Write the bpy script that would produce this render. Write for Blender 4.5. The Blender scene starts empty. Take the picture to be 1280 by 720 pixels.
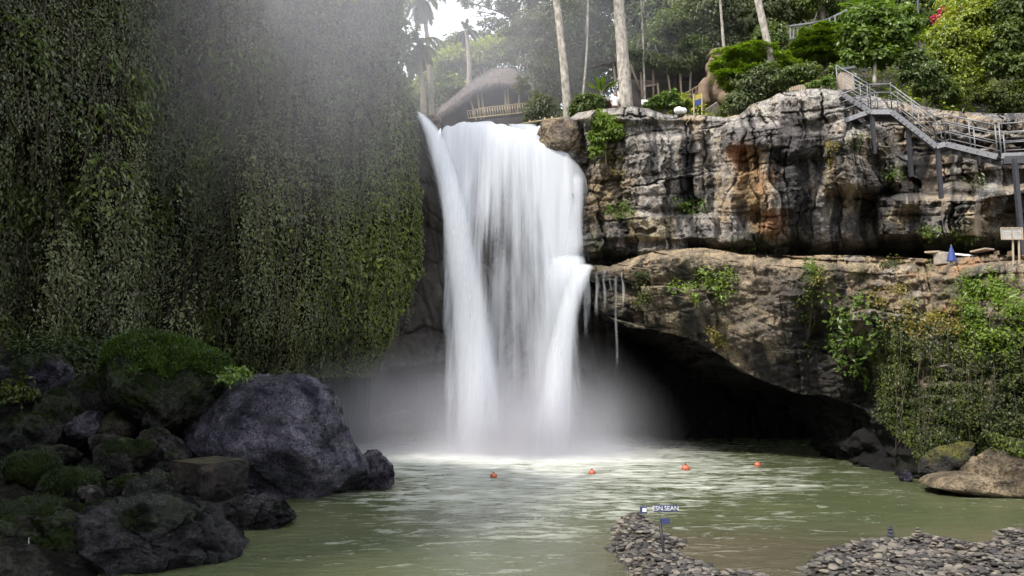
import bpy, bmesh, math, random
import numpy as np
from mathutils import Vector, Matrix
R = math.radians
rng = np.random.default_rng(7)
random.seed(7)
sc = bpy.context.scene
COL = sc.collection
# ------------------------------------------------------------------ camera
F, CX, CY, P, CH = 930.0, 640.0, 360.0, R(7.35), 3.2
CP, SP = math.cos(P), math.sin(P)
def atn(px, py, Y):
    """world points (n,3) seen at pixel px,py at distance Y"""
    px = np.asarray(px, float); py = np.asarray(py, float); Y = np.asarray(Y, float)
    dx = (px - CX) / F; dv = (CY - py) / F
    t = Y / (CP - dv * SP)
    return np.stack([dx * t, Y + 0 * t, CH + t * (SP + dv * CP)], -1)
def at(px, py, Y):
    return Vector(atn(px, py, Y).tolist())
def water_y(py):
    dv = (CY - py) / F
    return -CH * (CP - dv * SP) / (SP + dv * CP)
cam = bpy.data.cameras.new("camera"); co = bpy.data.objects.new("camera", cam); COL.objects.link(co)
cam.sensor_width = 36; cam.lens = F / 1280 * 36; cam.clip_end = 2000; cam.clip_start = 0.1
co.location = (0, 0, CH); co.rotation_euler = (R(90) + P, 0, 0); sc.camera = co

# ------------------------------------------------------------------ noise
def _h(i, j, k, s):
    n = (i.astype(np.int64) * 374761393 + j.astype(np.int64) * 668265263 + k.astype(np.int64) * 1440670441 + s * 974634777) & 0xffffffff
    n = ((n ^ (n >> 13)) * 1274126177) & 0xffffffff
    n = n ^ (n >> 16)
    n = (n * 2246822519) & 0xffffffff
    n = n ^ (n >> 15)
    return n / 4294967296.0
def vn(p, s=0):
    p = np.asarray(p, float); f = np.floor(p); u = p - f; u = u * u * u * (u * (u * 6 - 15) + 10)
    i, j, k = f[..., 0], f[..., 1], f[..., 2]; r = 0
    for a in (0, 1):
        wa = u[..., 0] if a else 1 - u[..., 0]
        for b in (0, 1):
            wb = u[..., 1] if b else 1 - u[..., 1]
            for c in (0, 1):
                wc = u[..., 2] if c else 1 - u[..., 2]
                r = r + wa * wb * wc * _h(i + a, j + b, k + c, s)
    return r * 2 - 1
def fbm(p, o=4, s=0, g=.5):
    p = np.asarray(p, float); r = 0; a = 1; t = 0
    for k in range(o):
        r = r + a * vn(p * 2.03 ** k + 13.7 * k, s + k); t += a; a *= g
    return r / t
def ridged(p, o=4, s=0, g=.5):
    p = np.asarray(p, float); r = 0; a = 1; t = 0
    for k in range(o):
        r = r + a * (1 - 2 * np.abs(vn(p * 2.1 ** k + 7.3 * k, s + k))); t += a; a *= g
    return r / t
def wor(p, s=0):
    """worley: F1, F2, random value of the nearest cell (and a second one)"""
    p = np.asarray(p, float); f = np.floor(p)
    f1 = np.full(p.shape[:-1], 9.); f2 = f1.copy(); idv = np.zeros_like(f1); idw = np.zeros_like(f1)
    flat = np.ptp(f[..., 2]) == 0
    for a in (-1, 0, 1):
        for b in (-1, 0, 1):
            for c in ((0,) if flat else (-1, 0, 1)):
                i, j, k = f[..., 0] + a, f[..., 1] + b, f[..., 2] + c
                q = np.stack([i + _h(i, j, k, s), j + _h(i, j, k, s + 1), k + (.5 if flat else _h(i, j, k, s + 2))], -1)
                pp = p if not flat else np.stack([p[..., 0], p[..., 1], f[..., 2] + .5], -1)
                d = np.sqrt(((q - pp) ** 2).sum(-1))
                near = d < f1
                f2 = np.where(near, f1, np.minimum(f2, d))
                idv = np.where(near, _h(i, j, k, s + 5), idv); idw = np.where(near, _h(i, j, k, s + 6), idw)
                f1 = np.where(near, d, f1)
    return f1, f2, idv, idw
def sst(a, b, x):
    t = np.clip((x - a) / (b - a), 0, 1); return t * t * (3 - 2 * t)
def mix(a, b, t):
    a = np.asarray(a, float); b = np.asarray(b, float); t = np.asarray(t)[..., None]; return a * (1 - t) + b * t
def blocks(x, z, kx, kz, s):
    """courses of rough rectangular blocks: random value per block, distance to the nearest joint"""
    zz = z * kz; r = np.floor(zz); fz = zz - r; o = 0 * r
    w = .6 + .9 * _h(r, o, o, s + 1); xx = x * kx * w + 17 * _h(r, o, o, s); c = np.floor(xx); fx = xx - c
    jl = .42 * (_h(c, r, o, s + 2) - .5); jr = .42 * (_h(c + 1, r, o, s + 2) - .5)
    a = fx - jl; b = 1 + jr - fx
    c = np.where(a < 0, c - 1, np.where(b < 0, c + 1, c))
    dx = np.minimum(np.abs(a), np.abs(b)) / (kx * w); dz = np.minimum(fz, 1 - fz) / kz
    tl = (_h(c, r, o, s + 4) - .5) * (a / (kx * w)) * .9 + (_h(c, r, o, s + 5) - .35) * (fz / kz) * .8 + .5 * (_h(r, o, o, s + 6) - .5)
    return _h(c, r, o, s + 3), np.minimum(dx, dz), tl
def spl(x, xs, ys):
    """smooth interpolation through points"""
    xs = np.asarray(xs, float); ys = np.asarray(ys, float)
    m = np.gradient(ys, xs); x = np.clip(x, xs[0], xs[-1])
    i = np.clip(np.searchsorted(xs, x) - 1, 0, len(xs) - 2); h = xs[i + 1] - xs[i]; t = (x - xs[i]) / h
    return ((2*t**3-3*t**2+1)*ys[i] + (t**3-2*t**2+t)*h*m[i] + (-2*t**3+3*t**2)*ys[i+1] + (t**3-t**2)*h*m[i+1])
def lin(x, pts):
    return np.interp(x, [p[0] for p in pts], [p[1] for p in pts])

# ------------------------------------------------------------------ objects
def tag(o, label=None, cat=None, group=None, kind=None):
    if label: o['label'] = label
    if cat: o['category'] = cat
    if group: o['group'] = group
    if kind: o['kind'] = kind
    return o
def empty(name, loc, label, cat, group=None, rz=0):
    o = bpy.data.objects.new(name, None); COL.objects.link(o); o.location = loc; o.rotation_euler.z = rz
    o.empty_display_size = .2
    return tag(o, label, cat, group)
def link(name, me, parent=None):
    o = bpy.data.objects.new(name, me); COL.objects.link(o)
    if parent is not None:
        o.parent = parent
        o.matrix_parent_inverse = Matrix.LocRotScale(parent.location, parent.rotation_euler, parent.scale).inverted()
    return o
def mesh_np(name, V, Fq, mat, parent=None, smooth=True, uv=None, col=None, attrs=None):
    """fast mesh; Fq (n,k) int array or list of tuples; coordinates are world ones"""
    me = bpy.data.meshes.new(name); V = np.asarray(V, np.float32).reshape(-1, 3)
    if isinstance(Fq, np.ndarray):
        n, k = Fq.shape
        me.vertices.add(len(V)); me.vertices.foreach_set("co", V.ravel())
        me.loops.add(n * k); me.loops.foreach_set("vertex_index", Fq.astype(np.int32).ravel())
        me.polygons.add(n); me.polygons.foreach_set("loop_start", np.arange(0, n * k, k, dtype=np.int32))
        me.polygons.foreach_set("loop_total", np.full(n, k, np.int32))
        me.update(calc_edges=True)
    else:
        me.from_pydata(V.tolist(), [], Fq)
    if uv is not None:
        l = me.uv_layers.new(name="UVMap"); vi = np.empty(len(me.loops), np.int32); me.loops.foreach_get("vertex_index", vi)
        l.data.foreach_set("uv", np.asarray(uv, np.float32)[vi].ravel())
    if col is not None:
        a = me.color_attributes.new("Col", 'FLOAT_COLOR', 'POINT')
        c = np.ones((len(V), 4), np.float32); c[:, :3] = np.clip(col.reshape(-1, 3), 0, 1); a.data.foreach_set("color", c.ravel())
    for kk, vv in (attrs or {}).items():
        a = me.attributes.new(kk, 'FLOAT', 'POINT'); a.data.foreach_set("value", np.asarray(vv, np.float32).ravel())
    me.polygons.foreach_set("use_smooth", np.full(len(me.polygons), smooth))
    if mat is not None: me.materials.append(mat)
    return link(name, me, parent)
def grid_faces(nu, nv, wrap=False):
    """vertices indexed [i*nv+j]"""
    i = np.arange(nu if wrap else nu - 1)[:, None]; j = np.arange(nv - 1)[None, :]; i2 = (i + 1) % nu
    return np.stack([i * nv + j, i2 * nv + j, i2 * nv + j + 1, i * nv + j + 1], -1).reshape(-1, 4)
class MB:
    def __init__(s): s.v = []; s.f = []; s.n = 0
    def add(s, V, Fc):
        V = np.asarray(V, float).reshape(-1, 3); s.v.append(V)
        s.f += [tuple(int(i) + s.n for i in f) for f in Fc]; s.n += len(V)
    def box(s, a, b):
        (x0, y0, z0), (x1, y1, z1) = a, b
        s.add([(x0,y0,z0),(x1,y0,z0),(x1,y1,z0),(x0,y1,z0),(x0,y0,z1),(x1,y0,z1),(x1,y1,z1),(x0,y1,z1)],
              [(3,2,1,0),(4,5,6,7),(0,1,5,4),(1,2,6,5),(2,3,7,6),(3,0,4,7)])
    def bar(s, p, q, w, h, up=(0, 0, 1)):
        p, q = Vector(p), Vector(q); d = (q - p).normalized(); u = Vector(up)
        if abs(d.dot(u)) > .97: u = Vector((0, 1, 0))
        a = d.cross(u).normalized() * w / 2; b = a.cross(d).normalized() * h / 2
        V = [p-a-b, p+a-b, p+a+b, p-a+b, q-a-b, q+a-b, q+a+b, q-a+b]
        s.add([tuple(x) for x in V], [(0,1,2,3),(7,6,5,4),(1,0,4,5),(2,1,5,6),(3,2,6,7),(0,3,7,4)])
    def tube(s, pts, r, n=6, jit=0):
        pts = [Vector(p) for p in pts]; m = len(pts)
        rs = [r] * m if not hasattr(r, '__len__') else list(r)
        V = []
        for i, p in enumerate(pts):
            d = (pts[min(i+1, m-1)] - pts[max(i-1, 0)]).normalized()
            u = Vector((1, 0, 0)) if abs(d.x) < .8 else Vector((0, 1, 0))
            a = d.cross(u).normalized(); b = d.cross(a)
            for k in range(n):
                t = 2 * math.pi * k / n; rr = rs[i] * (1 + jit * random.uniform(-1, 1))
                V.append(tuple(p + a * math.cos(t) * rr + b * math.sin(t) * rr))
        fs = [(i*n+k, i*n+(k+1) % n, (i+1)*n+(k+1) % n, (i+1)*n+k) for i in range(m-1) for k in range(n)]
        fs += [tuple(range(n-1, -1, -1)), tuple((m-1)*n+k for k in range(n))]
        s.add(V, fs)
    def ell(s, c, r, rot=None, n=16, m=10):
        V = [];
        for i in range(n):
            for j in range(m + 1):
                a = 2*math.pi*i/n; b = math.pi*j/m
                p = Vector((r[0]*math.sin(b)*math.cos(a), r[1]*math.sin(b)*math.sin(a), r[2]*math.cos(b)))
                if rot is not None: p = rot @ p
                V.append(tuple(Vector(c) + p))
        s.add(V, grid_faces(n, m + 1, True)[:, ::-1].tolist())
    def build(s, name, mat, parent=None, smooth=False):
        return mesh_np(name, np.concatenate(s.v), s.f, mat, parent, smooth)

# ------------------------------------------------------------------ materials
class NT:
    def __init__(s, name):
        s.m = bpy.data.materials.new(name); s.m.use_nodes = True; s.t = s.m.node_tree; s.t.nodes.clear()
        s.out = s.n('ShaderNodeOutputMaterial')
    def n(s, typ, **kw):
        nd = s.t.nodes.new(typ)
        for k, v in kw.items():
            if k == 'ins':
                for a, b in v.items(): s.set(nd, a, b)
            else: setattr(nd, k, v)
        return nd
    def set(s, nd, key, val):
        sock = nd.inputs[key]
        if hasattr(val, 'is_output'): s.t.links.new(val, sock)
        elif hasattr(val, '__len__') and sock.type == 'RGBA' and len(val) == 3: sock.default_value = (*val, 1)
        else: sock.default_value = val
    def noise(s, vec, scale, detail=5, rough=.55, dist=0, out=0):
        return s.n('ShaderNodeTexNoise', ins={'Vector': vec, 'Scale': scale, 'Detail': detail, 'Roughness': rough, 'Distortion': dist}).outputs[out]
    def math(s, op, a, b=0.0, c=0.0, clamp=False):
        nd = s.n('ShaderNodeMath', operation=op, use_clamp=clamp)
        s.set(nd, 0, a); s.set(nd, 1, b); s.set(nd, 2, c)
        return nd.outputs[0]
    def rng(s, v, a, b, c=0., d=1.):
        return s.n('ShaderNodeMapRange', ins={0: v, 1: a, 2: b, 3: c, 4: d}).outputs[0]
    def mixc(s, fac, a, b, mode='MIX'):
        nd = s.n('ShaderNodeMix', data_type='RGBA', blend_type=mode)
        s.set(nd, 0, fac); s.set(nd, 6, a); s.set(nd, 7, b)
        return nd.outputs[2]
    def ramp(s, v, stops):
        nd = s.n('ShaderNodeValToRGB'); s.set(nd, 0, v); e = nd.color_ramp.elements
        while len(e) < len(stops): e.new(.5)
        for k, (p, c) in enumerate(stops): e[k].position = p; e[k].color = (*c, 1)
        return nd.outputs[0]
    def pos(s, scale=(1, 1, 1)):
        tc = s.n('ShaderNodeTexCoord').outputs['Object']
        if scale == (1, 1, 1): return tc
        return s.n('ShaderNodeMapping', ins={0: tc, 3: scale}).outputs[0]
    def bump(s, h, st, dist=.05, nrm=None):
        nd = s.n('ShaderNodeBump', ins={'Height': h, 'Strength': st, 'Distance': dist})
        if nrm is not None: s.set(nd, 'Normal', nrm)
        return nd.outputs[0]
    def pbsdf(s, **kw):
        nd = s.n('ShaderNodeBsdfPrincipled')
        for k, v in kw.items(): s.set(nd, k.replace('_', ' '), v)
        return nd.outputs[0]
    def end(s, sh, vol=None):
        if sh is not None: s.t.links.new(sh, s.out.inputs[0])
        if vol is not None: s.t.links.new(vol, s.out.inputs[1])
        return s.m
def soil_mat():
    t = NT('cliff_soil'); c = t.n('ShaderNodeAttribute', attribute_name='Col').outputs[0]; n = t.noise(t.pos(), 6, 5, .6)
    return t.end(t.pbsdf(Base_Color=c, Roughness=1.0, Specular_IOR_Level=.1, Normal=t.bump(n, .8, .1)))
def rock_mat(name, tint=(1, 1, 1), rough=(.55, .95), fine=1.0, spec=.35, wet=False):
    t = NT(name); p = t.pos()
    c = t.n('ShaderNodeAttribute', attribute_name='Col').outputs[0]
    n1 = t.noise(p, 2.2, 8, .62); n2 = t.noise(p, 14, 6, .65); n3 = t.noise(p, 45, 3, .6)
    c = t.mixc(1, c, t.ramp(n1, [(.36, (.5, .49, .5)), (.5, (1, 1, 1)), (.64, (1.45, 1.4, 1.3))]), 'MULTIPLY')
    c = t.mixc(1, c, t.ramp(n2, [(.38, (.38, .38, .39)), (.5, (1.0, 1, .98)), (.62, (1.5, 1.46, 1.4))]), 'MULTIPLY')
    vo = t.n('ShaderNodeTexVoronoi', feature='F1', ins={'Vector': p, 'Scale': 7.0, 'Randomness': 1.0}).outputs[0]
    c = t.mixc(1, c, (*tint,), 'MULTIPLY')
    h = t.math('ADD', t.math('MULTIPLY', n1, .5), t.math('ADD', t.math('MULTIPLY', n2, .35), t.math('MULTIPLY', n3, .15)))
    h = t.math('ADD', h, t.math('MULTIPLY', vo, .10))
    nb = t.bump(h, 1.0, .3 * fine)
    ro = t.rng(n2, .3, .7, rough[0], rough[1])
    if wet:
        wp = t.rng(t.noise(p, 1.3, 4, .6), .47, .56)      # wet patches gleam, the rest is dull
        ro = t.n('ShaderNodeMix', ins={0: wp, 2: .85, 3: t.rng(n2, .35, .65, .08, .32)}).outputs[0]; spec = t.rng(wp, 0, 1, .06, .55)
    return t.end(t.pbsdf(Base_Color=c, Roughness=ro, Specular_IOR_Level=spec, Normal=nb))
def leaf_mat(name, cols, trans=.35, gloss=.06, big=.25, rough=.45, stretch=(1, 1, 1)):
    t = NT(name)
    rnd = t.n('ShaderNodeNewGeometry').outputs['Random Per Island']
    big_n = t.noise(t.pos(stretch), big, 4, .6)
    v = t.math('ADD', t.math('MULTIPLY', rnd, .5), t.rng(big_n, .3, .7, 0, .5))
    k = len(cols)
    c = t.ramp(v, [(.08 + .84 * i / (k - 1), cc) for i, cc in enumerate(cols)])
    d = t.n('ShaderNodeBsdfDiffuse', ins={0: c}).outputs[0]
    tc = t.mixc(1, c, (1.25, 1.3, .55), 'MULTIPLY')
    tr = t.n('ShaderNodeBsdfTranslucent', ins={0: tc}).outputs[0]
    m = t.n('ShaderNodeMixShader', ins={0: trans, 1: d, 2: tr}).outputs[0]
    g = t.n('ShaderNodeBsdfGlossy', ins={0: (1, 1, 1), 1: rough}).outputs[0]
    return t.end(t.n('ShaderNodeMixShader', ins={0: gloss, 1: m, 2: g}).outputs[0])
def plain(name, col, rough=.6, var=.35, scale=6, metal=0., bump=.3, stretch=(1, 1, 1)):
    t = NT(name); p = t.pos(stretch); n = t.noise(p, scale, 6, .6)
    c = t.mixc(1, col, t.ramp(n, [(.3, (1 - var,) * 3), (.7, (1 + var,) * 3)]), 'MULTIPLY')
    return t.end(t.pbsdf(Base_Color=c, Roughness=t.rng(n, .3, .7, max(.05, rough - .12), min(1, rough + .1)), Metallic=metal, Normal=t.bump(n, bump, .03)))

M = {}
M['rock'] = rock_mat('rock')
M['ledge_rock'] = rock_mat('ledge_rock', fine=.8)
M['wet_rock'] = rock_mat('wet_rock', fine=1.6, wet=True)
M['glossy_rock'] = rock_mat('glossy_rock', fine=1.8, wet=True)
M['cliff_soil'] = soil_mat()
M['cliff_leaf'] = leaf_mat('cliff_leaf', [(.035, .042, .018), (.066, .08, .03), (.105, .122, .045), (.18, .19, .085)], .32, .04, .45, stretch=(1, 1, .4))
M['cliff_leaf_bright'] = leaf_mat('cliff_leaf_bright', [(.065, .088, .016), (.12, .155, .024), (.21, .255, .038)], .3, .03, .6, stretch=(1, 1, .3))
M['tree_dark'] = leaf_mat('tree_dark', [(.06, .08, .035), (.105, .135, .05), (.18, .2, .08)], .35, .03)
M['tree_mid'] = leaf_mat('tree_mid', [(.05, .08, .018), (.09, .13, .028), (.16, .2, .04)], .38, .03)
M['tree_grey'] = leaf_mat('tree_grey', [(.08, .10, .05), (.125, .15, .07), (.19, .2, .10)], .35, .03)
M['tree_lime'] = leaf_mat('tree_lime', [(.09, .14, .012), (.18, .24, .02), (.30, .33, .025), (.38, .35, .03)], .45, .04)
M['fresh'] = leaf_mat('fresh', [(.055, .10, .014), (.095, .16, .02), (.15, .215, .03)], .4, .03)
M['ivy'] = leaf_mat('ivy', [(.010, .018, .005), (.03, .046, .008), (.065, .085, .012), (.13, .145, .022)], .3, .02, .8, stretch=(1, 1, .35))
M['ochre'] = leaf_mat('ochre', [(.15, .12, .02), (.22, .17, .03), (.2, .2, .03)], .3, .03)
M['moss'] = leaf_mat('moss', [(.008, .015, .003), (.016, .03, .004), (.03, .055, .007)], .3, .02, 1.2)
M['moss_bright'] = leaf_mat('moss_bright', [(.012, .022, .004), (.03, .055, .007), (.06, .11, .013)], .3, .02, 1.2)
M['pink'] = leaf_mat('pink', [(.45, .03, .12), (.6, .05, .2)], .4, .02)
M['twig'] = plain('twig', (.09, .07, .05), .9)
M['root'] = plain('root', (.045, .035, .022), .9)
M['bark_pale'] = plain('bark_pale', (.33, .295, .25), .9, .6, 5, bump=.8, stretch=(1, 1, .5))
M['bark_dark'] = plain('bark_dark', (.09, .075, .06), .95, .4, 4, bump=.6)
M['bark_palm'] = plain('bark_palm', (.26, .22, .17), .95, .35, 5, stretch=(.3, .3, 4), bump=.6)
M['steel'] = plain('steel', (.19, .19, .2), .5, .2, 9, .3)
M['steel_dark'] = plain('steel_dark', (.035, .035, .042), .6, .3, 6, .2)
M['thatch'] = plain('thatch', (.15, .125, .115), 1., .6, 7, bump=1., stretch=(2.2, .5, .8))
M['thatch_dark'] = plain('thatch_dark', (.07, .052, .045), 1., .4, 8, bump=.8)
M['bamboo'] = plain('bamboo', (.42, .33, .18), .6, .25, 7, stretch=(1, 1, 2))
M['wood'] = plain('wood', (.17, .12, .08), .85, .35, 6, stretch=(3, 3, .6))
M['wood_pale'] = plain('wood_pale', (.36, .28, .2), .85, .3, 6, stretch=(5, 5, .6))
M['statue'] = plain('statue', (.15, .10, .062), .8, .3, 3, bump=.5)
M['board'] = plain('board', (.42, .41, .38), .7, .15, 5)
M['slate'] = plain('slate', (.03, .032, .055), .6, .4, 9)
M['vivid'] = leaf_mat('vivid', [(.08, .14, .012), (.14, .22, .016), (.22, .29, .03)], .42, .03)
M['white'] = plain('white', (.75, .75, .73), .6, .12, 8)
M['blue'] = plain('blue', (.035, .06, .22), .7, .2, 8)
M['navy'] = plain('navy', (.035, .045, .13), .6, .25, 8)
M['skyblue'] = plain('skyblue', (.16, .32, .5), .6, .25, 8)
M['yellow'] = plain('yellow', (.42, .33, .05), .7, .15, 8)
M['black'] = plain('black', (.015, .015, .017), .6, .3, 8)
M['orange'] = plain('orange', (.42, .10, .05), .4, .2, 8)
M['skin'] = plain('skin', (.35, .2, .13), .6, .1)
M['hair'] = plain('hair', (.02, .015, .012), .7)
M['cloth_white'] = plain('cloth_white', (.72, .72, .72), .85, .08)
M['cloth_dark'] = plain('cloth_dark', (.05, .05, .07), .85, .1)
M['grey_stone'] = plain('grey_stone', (.33, .28, .23), .9, .35, 5, bump=.6)
M['soil'] = plain('soil', (.03, .027, .018), 1., .5, 1.5, bump=.8)
M['silt'] = plain('silt', (.035, .028, .02), .9, .4, 3, bump=.6)

# ------------------------------------------------------------------ leaves
def unit(v): return v / np.maximum(np.linalg.norm(v, axis=-1, keepdims=True), 1e-9)
def leaf_geo(Pt, size, nrm, axis, jit=.6, width=.5, fold=.15, r=rng):
    """diamond leaves: point, length, preferred normal and preferred growing direction"""
    n = len(Pt)
    N = unit(nrm + r.normal(0, jit, (n, 3))); A = axis + r.normal(0, jit, (n, 3))
    A = unit(A - N * (A * N).sum(-1, keepdims=True)); S = np.cross(A, N)
    L = np.broadcast_to(size, (n,))[:, None] * 1.0; W = L * width * .5
    base = Pt; tip = Pt + A * L - N * L * .18
    mid = Pt + A * L * .45 + N * L * fold
    V = np.stack([base, mid + S * W - N * L * fold * .6, tip, mid - S * W - N * L * fold * .6], 1).reshape(-1, 3)
    Fc = np.arange(n * 4).reshape(n, 4)
    return V, Fc
def cat_leaves(parts):
    Vs, Fs, o = [], [], 0
    for V, Fc in parts: Vs.append(V); Fs.append(Fc + o); o += len(V)
    return np.concatenate(Vs), np.concatenate(Fs)
def blob_points(c, r, n, rg, clump=.17, per=30, shell=.35, low=-.6):
    """points gathered in leaf clumps through an ellipsoid, fewer beneath"""
    k = max(4, n // per); c = np.array(c); r = np.array(r)
    d = unit(rg.normal(0, 1, (k * 2, 3))); d = d[d[:, 2] > low][:k]; k = len(d)
    rad = shell + (1 - shell) * rg.random(k) ** .7
    lump = 1 + .55 * fbm(d * 1.7 + c * .37, 3, 3)
    cl = c + d * r * (rad * lump)[:, None]
    sz = clump * r.mean() * (.6 + .8 * rg.random(k))
    q = np.repeat(np.arange(k), per)
    off = rg.normal(0, 1, (len(q), 3)) * np.array([1, 1, .55])
    Pt = cl[q] + off * sz[q][:, None]
    nr = unit(d[q] * .6 + unit(off) * .5 + np.array([0, 0, .7]))
    ax = unit(d[q] + off * .5 + np.array([0, 0, -.35]))
    return Pt, nr, ax
def crown(name, blobs, n, size, mat, parent, seed, **kw):
    rg = np.random.default_rng(seed); tot = sum(b[1][0] * b[1][2] for b in blobs); parts = []
    w = kw.pop('width', .55); j = kw.pop('jit', .45)
    for c, r in blobs:
        Pt, nr, ax = blob_points(c, r, max(60, int(n * r[0] * r[2] / tot)), rg, **kw)
        parts.append(leaf_geo(Pt, size * (.6 + .8 * rg.random(len(Pt))), nr, ax, j, w, r=rg))
    V, Fc = cat_leaves(parts)
    return mesh_np(name, V, Fc, mat, parent, smooth=False)
def pblob(px, py, rx, ry, Y, dy=None):
    """an ellipsoid from its extent in pixels at distance Y"""
    k = Y / F; c = atn(px, py, Y)
    return (c, (rx * k, (dy if dy else rx * k * .8), ry * k))
def limb(mb, a, b, r0, r1, sag=0, n=6, bend=.08):
    a, b = Vector(a), Vector(b); L = (b - a).length; pts = []
    o1 = Vector([random.uniform(-1, 1) for _ in range(3)]) * bend * L
    for i in range(n + 1):
        t = i / n; p = a.lerp(b, t) + o1 * math.sin(math.pi * t) + Vector((0, 0, -sag * t * t)); pts.append(p)
    mb.tube(pts, [r0 + (r1 - r0) * i / n for i in range(n + 1)], 7, .06)
def tree(name, label, base, top, r0, r1, blobs, n, size, leaf, bark, seed, group=None, limbs=True, cat='tree', curve=.02, **kw):
    root = empty(name, tuple(base), label, cat, group)
    mb = MB(); limb(mb, base - Vector((0, 0, .4)), top, r0, r1, n=10, bend=curve)
    if limbs:
        for c, r in blobs:
            c = Vector(c.tolist()); t = random.uniform(.45, .9); s = Vector(base).lerp(Vector(top), t)
            limb(mb, s, c, max(.03, r1 * .7), .025, n=5, bend=.12)
            for _ in range(3):
                e = c + Vector([random.uniform(-.8, .8) * r[i] for i in range(3)])
                limb(mb, s.lerp(c, .6), e, max(.02, r1 * .35), .012, n=4, bend=.15)
    mb.build('trunk', bark, root, True)
    if blobs: crown('crown', blobs, n, size, leaf, root, seed, **kw)
    return root

# ------------------------------------------------------------------ cliffs
def sheet_normals(Pw):
    du = np.gradient(Pw, axis=0); dv = np.gradient(Pw, axis=1)
    n = unit(np.cross(du, dv)); s = np.sign((n * (np.array([0, 0, CH]) - Pw)).sum(-1, keepdims=True)); return n * s
def box_m(x, y, x0, x1, y0, y1, s=4.):
    return sst(x0 - s, x0 + s, x) * (1 - sst(x1 - s, x1 + s, x)) * sst(y0 - s, y0 + s, y) * (1 - sst(y1 - s, y1 + s, y))
def gau(x, y, cx, cy, sx, sy): return np.exp(-((x - cx) / sx) ** 2 - ((y - cy) / sy) ** 2)
def structure(o): return tag(o, kind='structure')

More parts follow.
